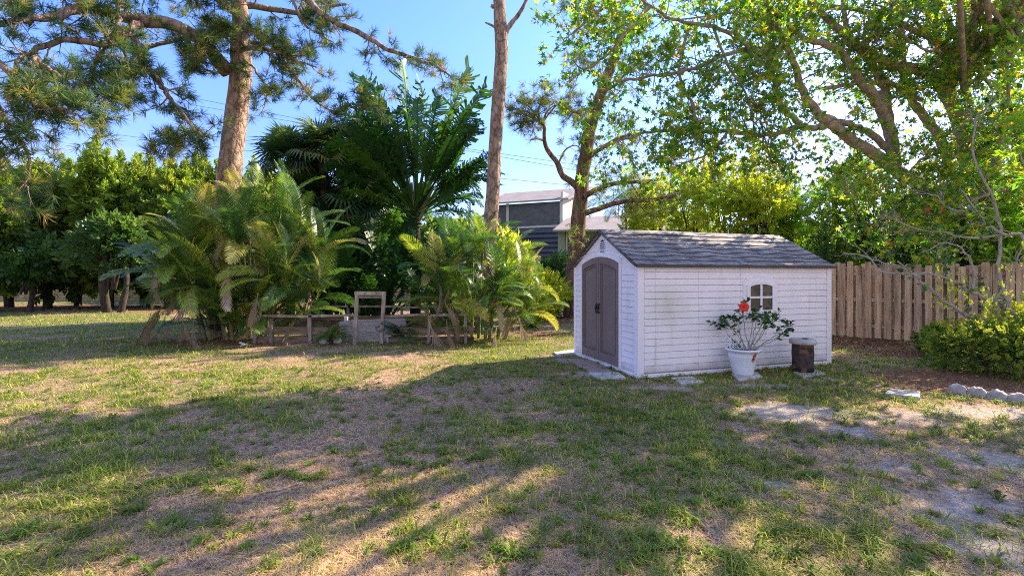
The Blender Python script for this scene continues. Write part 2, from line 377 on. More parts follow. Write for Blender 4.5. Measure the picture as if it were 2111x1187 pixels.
def roof_mat():
    m,nt,out=mat_new('shed_shingles');v=coord(nt,(1,1,1))
    bt=nt.nodes.new('ShaderNodeTexBrick');nt.links.new(v,bt.inputs[0]);bt.inputs['Scale'].default_value=1;bt.inputs['Brick Width'].default_value=.24;bt.inputs['Row Height'].default_value=.155
    bt.inputs['Mortar Size'].default_value=.004;bt.inputs['Color1'].default_value=(.23,.225,.24,1);bt.inputs['Color2'].default_value=(.37,.36,.37,1);bt.inputs['Mortar'].default_value=(.09,.09,.1,1)
    n=noise(nt,2.2,6,.7,v);col=mix(nt,bt.outputs[0],ramp(nt,[(.3,(.50,.50,.52)),(.7,(1.35,1.28,1.2))],n),1.0,'MULTIPLY')
    f=noise(nt,60,3,.7,v);col=mix(nt,col,ramp(nt,[(.3,(.7,.7,.7)),(.7,(1.2,1.2,1.2))],f),1.0,'MULTIPLY')
    principled(nt,out,col,.75,.25,bump(nt,f,.4,.006));return m
M['roof']=roof_mat()
M['rooftrim']=simple_mat('roof_trim',(.055,.048,.048),(.10,.085,.08),5,.6,.3,.2)
M['stone_step']=simple_mat('step_board',(.26,.19,.16),(.42,.33,.29),5,.85,.15,.4,(1,6,1))
M['slab']=simple_mat('pale_slab',(.30,.27,.24),(.66,.63,.59),5,.9,.15,.4)
M['pot']=simple_mat('white_pot',(.72,.75,.80),(.80,.82,.86),2,.35,.5,.05)
M['soil']=simple_mat('soil',(.02,.013,.009),(.06,.04,.028),20,.95,.1,.8)
M['red']=simple_mat('red_petal',(.60,.02,.015),(.85,.06,.03),6,.5,.3,.1)
M['labelred']=simple_mat('label_red',(.28,.03,.02),(.38,.06,.03),9,.5,.3,.05)
M['orange']=simple_mat('label_orange',(.75,.28,.06),(.8,.34,.1),9,.5,.3,.05)
def glass_mat():
    m,nt,out=mat_new('window_glass');n=noise(nt,5,4,.7,coord(nt));principled(nt,out,ramp(nt,[(.4,(.02,.024,.024)),(.65,(.10,.09,.085))],n),.12,.6);return m
M['glass']=glass_mat()
def block_mat(name,c1,c2,mort,w=.4,h=.2,kind='Object',rot=True):
    m,nt,out=mat_new(name);tc=nt.nodes.new('ShaderNodeTexCoord');mp=nt.nodes.new('ShaderNodeMapping');mp.inputs['Rotation'].default_value=(R(90) if rot else 0,0,0)
    nt.links.new(tc.outputs[kind],mp.inputs[0]);bt=nt.nodes.new('ShaderNodeTexBrick');nt.links.new(mp.outputs[0],bt.inputs[0]);bt.inputs['Scale'].default_value=1
    bt.inputs['Brick Width'].default_value=w;bt.inputs['Row Height'].default_value=h;bt.inputs['Mortar Size'].default_value=.012
    bt.inputs['Color1'].default_value=(*c1,1);bt.inputs['Color2'].default_value=(*c2,1);bt.inputs['Mortar'].default_value=(*mort,1)
    n=noise(nt,2,5,.7,coord(nt));col=mix(nt,bt.outputs[0],ramp(nt,[(.3,(.6,.6,.55)),(.7,(1.15,1.15,1.1))],n),1.0,'MULTIPLY')
    principled(nt,out,col,.9,.1,bump(nt,bt.outputs[1],-.4,.01));return m
M['blockwall']=block_mat('cream_block',(.44,.36,.19),(.52,.43,.24),(.22,.18,.10))
def brick_ring():
    m,nt,out=mat_new('mottled_brick');v=coord(nt,(1,1,1));bt=nt.nodes.new('ShaderNodeTexVoronoi');bt.inputs['Scale'].default_value=1
    mp=nt.nodes.new('ShaderNodeMapping');mp.inputs['Scale'].default_value=(6,6,13);tc=nt.nodes.new('ShaderNodeTexCoord');nt.links.new(tc.outputs['Object'],mp.inputs[0]);nt.links.new(mp.outputs[0],bt.inputs['Vector'])
    col=ramp(nt,[(.2,(.03,.026,.024)),(.45,(.09,.06,.05)),(.62,(.07,.065,.06)),(.85,(.26,.11,.06))],bt.outputs['Color'])
    n=noise(nt,14,4,.7,v);col=mix(nt,col,ramp(nt,[(.3,(.5,.5,.5)),(.7,(1.3,1.3,1.3))],n),1,'MULTIPLY');principled(nt,out,col,.9,.1,bump(nt,n,.6,.01));return m
M['mottled']=brick_ring()
def corr_mat(name,c1,c2,axis=0,scale=6.0):
    m,nt,out=mat_new(name);v=coord(nt);w=nt.nodes.new('ShaderNodeTexWave');w.inputs['Scale'].default_value=scale;w.bands_direction='X';nt.links.new(v,w.inputs[0])
    col=ramp(nt,[(0,c1),(1,c2)],w.outputs['Fac']);col=mix(nt,col,ramp(nt,[(.3,(.8,.8,.8)),(.7,(1.1,1.1,1.1))],noise(nt,1.2,5,.6,v)),1,'MULTIPLY')
    principled(nt,out,col,.85,.1,bump(nt,w.outputs['Fac'],.5,.03));return m
M['metalroof']=corr_mat('corrugated_roof',(.22,.19,.17),(.42,.37,.34))
M['ribwall']=corr_mat('ribbed_wall',(.42,.40,.33),(.62,.59,.50),0,5)
M['palewall']=simple_mat('pale_green_wall',(.24,.29,.22),(.34,.38,.30),2,.7,.2,.1)
M['louvre']=simple_mat('blue_louvre',(.035,.042,.07),(.06,.072,.11),2,.35,.5,.1)
M['screen']=simple_mat('dark_screen',(.045,.048,.05),(.11,.115,.12),3,.4,.4,.1)
def marble_mat():
    m,nt,out=mat_new('mottled_grey_sheet');v=coord(nt,(1,1,2));w=nt.nodes.new('ShaderNodeTexWave');w.wave_type='BANDS';w.bands_direction='Z';w.inputs['Scale'].default_value=2;w.inputs['Distortion'].default_value=26;w.inputs['Detail'].default_value=5;nt.links.new(v,w.inputs[0])
    principled(nt,out,ramp(nt,[(0,(.20,.18,.17)),(1,(.38,.35,.33))],w.outputs['Fac']),.6,.3);return m
M['marble']=marble_mat()
M['litter']=leaf_mat('fallen_leaf',[(0,(.10,.045,.025)),(.6,(.24,.115,.06)),(1,(.42,.27,.16))],.15,.8,.1)
M['weed']=leaf_mat('weed_leaf',[(0,(.035,.12,.03)),(.7,(.07,.19,.035)),(1,(.16,.28,.04))],.3,.5,.3)

# ------------------------------------------------------------------ 2-D value noise (numpy)
def vnoise(x,y,seed=0):
    xi=np.floor(x).astype(np.int64);yi=np.floor(y).astype(np.int64);xf=x-xi;yf=y-yi
    def h(a,b):
        n=(a*374761393+b*668265263+seed*974634777)&0x7fffffff;n=((n^(n>>13))*1274126177)&0x7fffffff;return ((n^(n>>16))&0xffff)/65535.
    u=xf*xf*(3-2*xf);v=yf*yf*(3-2*yf)
    return (h(xi,yi)*(1-u)+h(xi+1,yi)*u)*(1-v)+(h(xi,yi+1)*(1-u)+h(xi+1,yi+1)*u)*v
def fbm(x,y,s,o=4):
    t=0;a=.5;f=1;
    for i in range(o): t=t+a*vnoise(x*f,y*f,s+i);a*=.5;f*=2.03
    return t/(1-.5**o)
def blobs(x,y,L):
    m=np.zeros_like(x)
    for (px,py,rx,ry,w) in L:
        c=gp(px,py); k=np.exp(-(((x-c[0])/rx)**2+((y-c[1])/ry)**2)); m=np.maximum(m,w*k)
    return m
SAND=[(1400,800,1.1,.22,1.1),(1560,795,1.4,.25,.9),(1620,850,.75,.55,1.5),(1730,885,.55,.25,1.1),(1470,905,.35,.15,.7),(1200,770,.55,.35,1.1),(1160,745,.25,.45,1.1),(1240,800,.8,.18,.7),(1600,1000,.16,.1,1.1),
      (2040,850,.8,.5,1.1),(1950,830,.7,.25,.7),(2050,950,.8,.5,.95),(2100,1060,.5,.5,.9),(1840,750,1.3,1.,.65),(1700,780,.7,.4,.7),(1800,900,.7,.3,.6),(1560,880,.5,.3,.7),(1850,950,1.2,.8,.72),(1650,900,1.2,.6,.7),(2000,1050,.9,.9,.85),(1900,860,1.6,.7,.8),(2080,1130,.6,.5,.9),(1500,850,1.2,.3,.75)]
SOIL=[(1760,705,1.2,1.0,1.5),(1880,730,1.5,.8,1.0),(430,705,1.3,.7,1.2),(520,705,1.5,.9,1.2),(1100,690,1.3,.7,.9),(1160,660,1.5,1.6,.9),(800,650,5,2.5,.9),(700,665,3,2,.9),(650,640,5,3,.9),(1990,790,1.5,1.2,1.4),(120,632,16,2.5,1.2),(500,640,8,3,1.),(900,690,3,.9,.6)]
def masks(x,y):
    n=fbm(x*.55,y*.55,3,5); n2=fbm(x*2.3,y*2.3,11,4)
    far=np.clip((y-4.5)/7,0,1)
    g=np.clip(((n*.55+n2*.45)-.47+.10*far)*5+.30,0,1)
    sand=np.clip((blobs(x,y,SAND)*(-.15+1.0*fbm(x*2.4,y*2.4,31,3)+1.1*fbm(x*9,y*9,33,4))-.50)*2.2,0,.85)
    soil=np.clip((blobs(x,y,SOIL)*(.6+.8*fbm(x*1.6,y*1.6,51,4))-.45)*3,0,1)
    return g,sand,soil
def gz(x,y):
    return (fbm(x*1.2,y*1.2,71,3)-.5)*.05*np.clip((7.2-y)/3,0,1)

# ------------------------------------------------------------------ ground
def make_ground():
    xs=np.unique(np.round(np.concatenate([np.arange(-12,14,.07),np.arange(-40,-12,.4),np.arange(14,40,.4),[-3000,-800,-200,-80,80,200,800,3000]]),3))
    ys=np.unique(np.round(np.concatenate([np.arange(.5,14,.07),np.arange(14,40,.3),[-300,-40,-10,-3,60,120,400,1200,4000]]),3))
    X,Y=np.meshgrid(xs,ys);Z=gz(X,Y);V=np.stack([X,Y,Z],-1).reshape(-1,3);nx=len(xs);ny=len(ys)
    i=np.arange(ny-1)[:,None]*nx+np.arange(nx-1)[None];Q=np.stack([i,i+1,i+1+nx,i+nx],-1).reshape(-1,4)
    m,nt,out=mat_new('lawn_soil')
    a=nt.nodes.new('ShaderNodeAttribute');a.attribute_name='mask';sp=nt.nodes.new('ShaderNodeSeparateColor');nt.links.new(a.outputs['Color'],sp.inputs[0])
    v=coord(nt);n1=noise(nt,16,6,.75,v);n2=noise(nt,55,4,.75,v);n3=noise(nt,3,4,.6,v)
    brown=ramp(nt,[(.33,(.07,.042,.03)),(.5,(.36,.235,.17)),(.68,(.80,.58,.43))],n1)
    green=ramp(nt,[(.3,(.04,.07,.02)),(.5,(.13,.17,.045)),(.7,(.28,.28,.09))],n1)
    col=mix(nt,brown,green,math_(nt,'MULTIPLY',sp.outputs[0],.85))
    sand=ramp(nt,[(.3,(.36,.315,.28)),(.7,(.66,.59,.52))],n1);col=mix(nt,col,sand,sp.outputs[1])
    soil=ramp(nt,[(.3,(.09,.045,.03)),(.5,(.26,.14,.085)),(.72,(.50,.31,.20))],n1);col=mix(nt,col,soil,sp.outputs[2])
    col=mix(nt,col,ramp(nt,[(.3,(.55,.55,.55)),(.7,(1.3,1.3,1.3))],n2),1.0,'MULTIPLY')
    principled(nt,out,col,.95,.05,bump(nt,math_(nt,'ADD',n1,n2),.9,.03))
    g=Geo();g.add(V,Q,0,.5,True);o=g.build('ground',m);tag(o,'flat back garden ground of patchy grass, straw and sand','ground',kind='structure')
    G,S,L=masks(V[:,0],V[:,1]);ca=o.data.color_attributes.new('mask','FLOAT_COLOR','POINT')
    ca.data.foreach_set('color',np.stack([G,S,L,np.ones_like(G)],1).astype(np.float32).ravel())
make_ground()

SU=np.array([.954,.30]);SU=SU/np.linalg.norm(SU);SV=np.array([-SU[1],SU[0]]);SP=np.array([2.10,7.67]);SLX=4.24;SLY=2.43
def in_shed(x,y,m=.02):
    dx=x-SP[0];dy=y-SP[1];a=dx*SU[0]+dy*SU[1];b=dx*SV[0]+dy*SV[1];return (a>-m)&(a<SLX+m)&(b>-m)&(b<SLY+m)

def T_blade(bent):
    # narrow blade, bent over; unit length along z then +y
    v=np.array([[-.5,0,0],[.5,0,0],[.38,bent*.35,.62],[-.38,bent*.35,.62],[0,bent,.95-.35*bent]]);return v
def make_grass():
    r=RS(5);g=Geo();P=[];S=[];Wd=[]
    bands=[(2.3,3.2,11000,.85),(3.2,4.5,7500,1.),(4.5,6.5,4200,1.2),(6.5,9.5,2300,1.5),(9.5,14,900,2.1),(14,20,330,3.0),(20,30,110,4.2)]
    for y0,y1,den,w in bands:
        hw=y1*1.14; A=2*hw*(y1-y0); n=int(A*den*.5);x=r.uniform(-hw,hw,n);y=r.uniform(y0,y1,n)
        k=(np.abs(x)<y*1.14+.3)&~in_shed(x,y);P.append(np.stack([x[k],y[k]],1));Wd.append(np.full(k.sum(),w))
    P=np.concatenate(P);Wd=np.concatenate(Wd);x,y=P[:,0],P[:,1];G,S_,L=masks(x,y)
    clump=np.clip((fbm(x*6,y*6,91,3)-.5)*2.2+.5,0,1)
    keep=r.rand(len(x))<np.clip(1-.93*S_-.9*L,0,1)*(.45+.65*clump+.3*G)
    x,y,G,Wd,clump=x[keep],y[keep],G[keep],Wd[keep],clump[keep];n=len(x)
    isg=r.rand(n)<np.clip(.05+.66*G*(.2+1.3*clump),0,1)
    rnd=np.where(isg,.45+.5*r.rand(n)**1.1,.42*r.rand(n))
    hgt=np.where(isg,(.020+.052*r.rand(n)**1.4)*(.45+1.1*clump),.018+.030*r.rand(n))*np.where(Wd>1.5,1.1,1.0)
    ln=hgt*1.3;wd=np.where(isg,.0060,.0034)*Wd*(.7+.6*r.rand(n))
    bent=np.where(isg,.4+1.3*r.rand(n),1.4+1.3*r.rand(n));az=r.rand(n)*2*math.pi
    ca,sa=np.cos(az),np.sin(az);base=np.stack([x,y,gz(x,y)-.003],1)
    side=np.stack([ca,sa,0*ca],1)*wd[:,None];fw=np.stack([-sa,ca,0*ca],1);up=np.array([0,0,1.])
    zt=np.clip(1-.38*bent,.12,1)
    m=base+fw*(bent*ln*.38)[:,None]+up*(ln*.62*np.clip(1.1-.3*bent,.3,1))[:,None];e=base+fw*(bent*ln)[:,None]+up*(ln*zt)[:,None]
    V=np.stack([base-side*.5,base+side*.5,m+side*.45,m-side*.45,e],1).reshape(-1,3);o=np.arange(n)[:,None]*5
    Tt=np.concatenate([o+np.array([[0,1,2]]),o+np.array([[0,2,3]]),o+np.array([[3,2,4]])]);g.add(V,Tt,0,np.tile(rnd,3))
    # weed rosettes
    C0=[]
    def cl(px,py,rx,ry,n): 
        c=gp(px,py); C0.append(np.stack([c[0]+r.randn(n)*rx,c[1]+r.randn(n)*ry],1))
    for a in [(430,1085,.16,.06,9),(900,950,.35,.22,34),(1330,960,.4,.2,26),(1480,1040,.13,.05,9),(1660,980,.08,.05,7),(880,1110,.25,.1,16),(1060,1130,.3,.1,16),(570,985,.2,.07,12),(380,1000,.25,.09,12),(180,1060,.2,.06,8),(60,1110,.2,.08,8),(1100,880,.4,.15,18),(1250,850,.5,.2,18),(940,850,.5,.2,16),(1400,1040,.3,.2,14),(1560,960,.3,.15,12),(1290,1060,.3,.1,12),(1950,900,.2,.1,6),(1880,1120,.25,.1,10),(1750,1150,.3,.1,12),(1330,1130,.3,.1,14),(620,830,.6,.2,12),(300,870,.8,.2,14),(1640,905,.3,.1,9),(1780,820,.5,.3,14),(1400,870,.5,.2,14)]: cl(*a)
    C0.append(np.stack([r.uniform(-9,9,1500),r.uniform(2.5,9,1500)],1))
    P=np.concatenate(C0);P=P[~in_shed(P[:,0],P[:,1])&(np.abs(P[:,0])<P[:,1]*1.15)];_,S2,L2=masks(P[:,0],P[:,1]);P=P[(S2<.6)&(L2<.6)]
    nb=15;n=len(P)*nb;cx=np.repeat(P[:,0],nb)+r.randn(n)*.012;cy=np.repeat(P[:,1],nb)+r.randn(n)*.012;sz=np.repeat(.05+.075*r.rand(len(P)),nb)*(.6+.6*r.rand(n))
    az=r.rand(n)*2*math.pi;ca,sa=np.cos(az),np.sin(az);el=R(8)+R(48)*r.rand(n);base=np.stack([cx,cy,gz(cx,cy)],1);fw=np.stack([-sa,ca,0*ca],1)
    side=np.stack([ca,sa,0*ca],1)*(.004+.004*r.rand(n))[:,None]
    m=base+fw*(sz*.55*np.cos(el))[:,None]+up*(sz*.6*np.sin(el)+.006)[:,None];e=base+fw*(sz*1.0*np.cos(el*.6))[:,None]+up*(sz*.55*np.sin(el))[:,None]
    V=np.stack([base-side*.6,base+side*.6,m+side,m-side,e],1).reshape(-1,3);o=np.arange(n)[:,None]*5
    Tt=np.concatenate([o+np.array([[0,1,2]]),o+np.array([[0,2,3]]),o+np.array([[3,2,4]])]);rn=np.repeat(r.rand(len(P)),nb)*.4+.58+.05*r.randn(n)
    g.add(V,Tt,0,np.tile(np.clip(rn,.5,1),3))
    tag(g.build('grass',M['grass']),'patchy lawn grass, part green and part dry straw','grass',kind='stuff')
    # fallen leaves
    g=Geo();Lp=[]
    for (px,py,rx,ry,n) in [(1760,705,1.0,.8,900),(1860,725,1.2,.7,700),(1960,800,1.2,.5,300),(1100,692,1.2,.5,260),(450,705,1.3,.5,300),(1160,665,1.4,1.4,200),(750,660,4,2,500)]:
        c=gp(px,py);Lp.append(np.stack([c[0]+r.randn(n)*rx,c[1]+r.randn(n)*ry],1))
    Lp.append(np.stack([r.uniform(-6,8,500),r.uniform(2.4,9,500)],1));P=np.concatenate(Lp);P=P[~in_shed(P[:,0],P[:,1],.05)];n=len(P)
    pos=np.stack([P[:,0],P[:,1],gz(P[:,0],P[:,1])+.008+.02*r.rand(n)],1);D=nrm(np.stack([r.randn(n),r.randn(n),r.randn(n)*.25],1))
    scatter(g,T_leaf(.6,.1,.15),pos,frames(D,r.randn(n)*.5),.028+.035*r.rand(n)**2+.02*(P[:,1]>9),0,None,r)
    tag(g.build('fallen_leaves',M['litter']),'brown fallen leaves scattered on the lawn and under the fence','fallen leaves',kind='stuff')
make_grass()

# ------------------------------------------------------------------ the shed (local frame: X along the long side, Y along the gable end)
def make_shed():
    t=thing('garden_shed','pale resin garden shed with grey shingle roof and brown arched double doors','shed',(SP[0],SP[1],0),math.atan2(SU[1],SU[0]))
    L,W=SLX,SLY;EZ=1.88;RZ=2.53;c=W/2
    B=lambda g,n,m,p=t: g.build(n,m,p,local=True)
    g=Geo();box(g,-.03,L+.03,-.03,W+.03,-.02,.055,bev=.01);B(g,'base',M['trim'])
    g=Geo();box(g,.03,L-.03,.0,.03,.05,EZ);B(g,'wall',M['groove'])
    g=Geo();box(g,.03,L-.03,W-.03,W,.05,EZ);B(g,'wall',M['siding'])
    prof=[(0,.05),(W,.05),(W,EZ),(c,RZ-.02),(0,EZ)]
    for x0,x1,m in ((.0,.03,'trim'),(L-.03,L,'siding')):
        g=Geo();prism(g,prof,x0,x1,axis='x');B(g,'gable_wall',M[m])
    # long side siding in panels
    seams=[.10,.312,1.19,2.09,2.976,3.88,L-.09];zs=np.linspace(.075,EZ-.01,17)
    for a,b in zip(seams[:-1],seams[1:]):
        g=Geo()
        for z0,z1 in zip(zs[:-1],zs[1:]):
            z0+=.0025;z1-=.0025;x0=a+.0025;x1=b-.0025
            V=[(x,y,z) for x in (x0,x1) for y,z in ((-.001,z0),(-.018,z0),(-.021,z0+.006),(-.012,z1-.012),(-.008,z1),(-.001,z1))]
            g.add(V,[[i,i+1,i+7,i+6] for i in range(5)],0,.5);g.add(V,[[0,1,2,3,4,5][::-1]]);g.add(V,[[6,7,8,9,10,11]])
        B(g,'siding_panel',M['siding'])
    for x0,x1,y0,y1 in ((-.028,.095,-.03,.03),(L-.085,L+.028,-.03,.03),(-.028,.03,W-.07,W+.03),(-.028,.05,.031,.10)):
        g=Geo();box(g,x0,x1,y0,y1,.057,EZ-.005,bev=.008)
        B(g,'corner_post',M['trim'])
    g=Geo();box(g,.096,L-.086,-.028,-.0012,EZ-.008,EZ+.02);B(g,'eave_board',M['trim'])
    # front siding either side of the door
    for a,b in ((.102,.50),(2.12,W-.072)):
        g=Geo();zs2=np.linspace(.075,EZ-.06,17)
        for z0,z1 in zip(zs2[:-1],zs2[1:]):
            z0+=.004;z1-=.004
            V=[(x,y,z) for y in (a,b) for x,z in ((-.001,z0),(-.019,z0),(-.021,z0+.006),(-.008,z1-.012),(-.005,z1),(-.001,z1))]
            g.add(V,[[i,i+1,i+7,i+6] for i in range(5)]);g.add(V,[[0,1,2,3,4,5]]);g.add(V,[[6,7,8,9,10,11][::-1]])
        B(g,'siding_panel',M['siding'])
    D0,D1,DC=.58,2.03,1.305;HW=(D1-D0)/2
    arch=lambda v,o=0: 1.925+.135*(1-((v-DC)/HW)**2)+o
    # arched door frame
    g=Geo();n=24;inn=[(D0,.06)]+[(v,arch(v)) for v in np.linspace(D0,D1,n)]+[(D1,.06)]
    outr=[(D0-.07,.06)]+[(DC+(v-DC)*1.1,arch(v,.07)) for v in np.linspace(D0,D1,n)]+[(D1+.07,.06)]
    def ring(g,inn,outr,x0,x1,m=0):
        k=len(inn);V=[(x0,a,z) for a,z in inn]+[(x0,a,z) for a,z in outr]+[(x1,a,z) for a,z in inn]+[(x1,a,z) for a,z in outr]
        for i in range(k-1):
            g.add(V,[[i,i+1,k+i+1,k+i],[2*k+i,3*k+i,3*k+i+1,2*k+i+1],[k+i,k+i+1,3*k+i+1,3*k+i],[i,2*k+i,2*k+i+1,i+1]],m)
            g.n;
    ring(g,inn,outr,-.034,-.001);B(g,'door_frame',M['trim'])
    g=Geo();o2=[(DC+(v-DC)*1.42,arch(v,.02)+.115-.34*abs((v-DC)/HW)**3*.2) for v in np.linspace(D0,D1,n)];i2=[(a,z-.018) for a,z in o2];ring(g,i2,o2,-.012,-.001);B(g,'arch_moulding',M['trim'])
    for s in (0,1):
        a,b=(D0+.006,DC-.004) if s==0 else (DC+.004,D1-.006)
        g=Geo();vs=np.linspace(a,b,13);poly=[(a,.075)]+[(v,arch(v,-.006)) for v in vs]+[(b,.075)];prism(g,poly[::-1],-.016,-.002,axis='x')
        # raised border as four bars, top one arched
        w=.075
        outer=[(a+.001,.08)]+[(v,arch(v,-.008)) for v in np.linspace(a+.001,b-.001,13)]+[(b-.001,.08),(a+.001,.08)]
        inner=[(a+w,.08+.16)]+[(v,arch(v,-.13)) for v in np.linspace(a+w,b-w,13)]+[(b-w,.24),(a+w,.24)]
        ring(g,inner,outer,-.046,-.015)
        in2=[(a+w+.03,.27)]+[(v,arch(v,-.165)) for v in np.linspace(a+w+.03,b-w-.03,13)]+[(b-w-.03,.27),(a+w+.03,.27)]
        in3=[(p+(.012 if p<(a+b)/2 else -.012),z+(.012 if z<1 else -.012)) for p,z in in2];ring(g,in3,in2,-.040,-.015)
        d=B(g,'door',M['door'])
        hv=DC+(-.045 if s==0 else .045);g=Geo()
        tube(g,smooth_path([(-.03,hv,.98),(-.075,hv,1.0),(-.085,hv,1.07),(-.075,hv,1.14),(-.03,hv,1.16)],5)[0],.014,8)
        if s==1: box(g,-.07,-.036,hv-.07,hv+.01,1.05,1.12,bev=.006)
        o=g.build('handle',M['black'],d,local=True)
    # vent
    g=Geo();th=np.linspace(0,2*math.pi,28);vo=[(c+.125*math.cos(a),2.24+.17*math.sin(a)) for a in th];vi=[(c+.105*math.cos(a),2.24+.148*math.sin(a)) for a in th];ring(g,vi,vo,-.014,-.001)
    for k in range(6):
        z=2.135+.038*k;h=.10*math.sqrt(max(0,1-((z-2.24)/.15)**2));V=[(-.002,c-h,z+.018),(-.002,c+h,z+.018),(-.02,c+h,z-.004),(-.02,c-h,z-.004)];g.add(V,[[0,1,2,3]])
    B(g,'vent',M['trim'])
    g=Geo();g.add([(-.003,a,z) for a,z in vi[:-1]],[list(range(27))]);B(g,'vent_backing',M['black'])
    # window
    g=Geo();ar=lambda u,z: z+.10*(1-((u-2.53)/.39)**2)
    def ringy(g,inn,outr,y0,y1):
        k=len(inn);V=[(a,y,z) for y,P in ((y0,inn),(y0,outr),(y1,inn),(y1,outr)) for a,z in P]
        for i in range(k-1): g.add(V,[[i,k+i,k+i+1,i+1],[k+i,3*k+i,3*k+i+1,k+i+1],[i,i+1,2*k+i+1,2*k+i]])
    sur=[(2.14,.95)]+[(u,ar(u,1.60)) for u in np.linspace(2.14,2.92,15)]+[(2.92,.95)]
    prism(g,sur,-.032,-.0015);o3=[(2.21,1.02)]+[(u,ar(u,1.50)) for u in np.linspace(2.21,2.85,15)]+[(2.85,1.02),(2.21,1.02)]
    i3=[(2.275,1.075)]+[(u,ar(u,1.445)) for u in np.linspace(2.275,2.785,15)]+[(2.785,1.075),(2.275,1.075)]
    ringy(g,i3,o3,-.058,-.031);w=B(g,'window',M['trim'])
    g=Geo();prism(g,[(a,z) for a,z in i3[:-1]],-.040,-.034);g.build('pane',M['glass'],w,local=True)
    g=Geo();box(g,2.508,2.552,-.052,-.041,1.075,1.54);box(g,2.275,2.785,-.0515,-.0412,1.29,1.325);g.build('muntin',M['trim'],w,local=True)
    # roof: two slopes with stepped courses, slightly sagging between the trusses
    ex=.075;nx=60;nc=8;sides_=[]
    for sd in (0,1):
        g=Geo();X=np.linspace(-ex,L+ex,nx);rows=[]
        run=c+.07
        for k in range(nc):
            for q,dz in ((0,.019),(1,0)):
                s=(k+q)/nc;y=-.07+run*s;y=y if sd==0 else W-y
                z=EZ-.005+(RZ-EZ+.04)*s+dz; sag=-.028*np.sin(math.pi*s)*(np.abs(np.sin(X/L*math.pi*4.9)))**.7+.006*np.sin(X*7+k)
                rows.append(np.stack([X,np.full(nx,y),z+sag*(1 if sd==0 else .5)],1))
        Vv=np.array(rows);nr=len(rows);i=np.arange(nr-1)[:,None]*nx+np.arange(nx-1)[None];Q=np.stack([i,i+1,i+1+nx,i+nx],-1).reshape(-1,4)
        if sd: Q=Q[:,::-1]
        rise=(np.arange(nr-1)%2==1).repeat(nx-1);g.add(Vv.reshape(-1,3),Q[~rise]);g.add(Vv.reshape(-1,3),Q[rise],1)
        lo=Vv.reshape(-1,3)-[0,0,.03];g.add(lo,Q[:,::-1])
        B(g,'roof_panel',[M['roof'],M['rooftrim']])
        if sd==0:
            for sx in (.312,1.19,2.09,2.976,3.88):     # seams between the roof panels
                pts=[r_[np.argmin(abs(X-sx))]+[0,0,.006] for r_ in rows];g=Geo();tube(g,pts,.0035,5);B(g,'roof_seam',M['roof'])
    g=Geo();ys=-.075;beam(g,(-ex-.01,ys,EZ-.018),(L+ex+.01,ys,EZ-.018),.02,.05);B(g,'eave_trim',M['rooftrim'])
    g=Geo();beam(g,(-ex-.01,W+.075,EZ-.018),(L+ex+.01,W+.075,EZ-.018),.02,.05);B(g,'eave_trim',M['rooftrim'])
    for x in (-ex-.012,L+ex+.012):
        g=Geo()
        for y in (-.075,W+.075): beam(g,(x,y,EZ-.022),(x,c,RZ+.025),.02,.055,up=(1,0,0))
        B(g,'verge_trim',M['rooftrim'])
    # warped ridge cap
    X=np.linspace(-ex,L+ex,80);lift=.012+.03*np.clip(np.sin((X-.3)/1.9*math.pi),0,1)*(X<2.2)*(X>.3)
    g=Geo()
    for sd in (-1,1):
        dr=np.stack([X,c+sd*np.full_like(X,.16),RZ-.055+lift*(1 if sd<0 else .3)+.004*np.sin(X*9)],1);top=np.stack([X,np.full_like(X,c),RZ+.05+lift*.3],1)
        V=np.concatenate([top,dr,dr-[0,0,.012]]);k=80;i=np.arange(k-1);g.add(V,np.stack([i,i+1,i+1+k,i+k],1) if sd>0 else np.stack([i,i+k,i+1+k,i+1],1));g.add(V,np.stack([i+k,i+1+k,i+1+2*k,i+2*k],1))
    B(g,'ridge_cap',M['roof'])
make_shed()
def SL(u,v,z=0): p=SP+SU*u+SV*v; return np.array([p[0],p[1],z])

def one(name,label,cat,g,mat,loc,group=None,rz=0):
    t=g.build(name,mat,None,loc=loc);return tag(t,label,cat,group)
# ------------------------------------------------------------------ things around the shed
def slab(name,label,cat,pts,h,mat,z0=-.01,seed=0,group=None):
    g=Geo();r=RS(seed);P=np.array([[p[0]+r.randn()*.006,p[1]+r.randn()*.006] for p in pts]);c=P.mean(0);k=len(P)
    top=c+(P-c)*.97;V=[(*p,z0) for p in P]+[(*p,h-.008) for p in P]+[(*p,h) for p in top]
    g.add(V,[[i,(i+1)%k,(i+1)%k+k,i+k] for i in range(k)]+[[i+k,(i+1)%k+k,(i+1)%k+2*k,i+2*k] for i in range(k)]);g.F.append((np.array([list(range(2*k,3*k))])+g.n-len(V),0,np.array([.5]),False))
    return one(name,label,cat,g,mat,(c[0],c[1],0),group)
slab('door_step','tan board step lying below the shed doors','step',[gp(1166,741),gp(1208,741),gp(1278,774),gp(1222,773)],.03,M['stone_step'],seed=1)
slab('paving_slab','pale paving slab at the front corner of the shed beside the tan step','paving slab',[gp(1214,771),gp(1278,771),gp(1291,781),gp(1234,784)],.035,M['slab'],seed=2,group='loose paving slabs')
slab('paving_slab','pale paving slab in front of the shed wall, left of the white pot','paving slab',[gp(1383,782),gp(1425,779),gp(1452,790),gp(1404,794)],.035,M['slab'],seed=3,group='loose paving slabs')
slab('paving_slab','white paving slab lying alone near the scalloped garden edging','paving slab',[gp(1836,806),gp(1898,812),gp(1896,824),gp(1825,815)],.04,M['slab'],seed=4,group='loose paving slabs')
slab('paving_slab','flat grey slab behind the left corner of the shed doors','paving slab',[gp(1140,729),gp(1187,722),gp(1192,731),gp(1150,735)],.04,M['concrete'],seed=5,group='loose paving slabs')
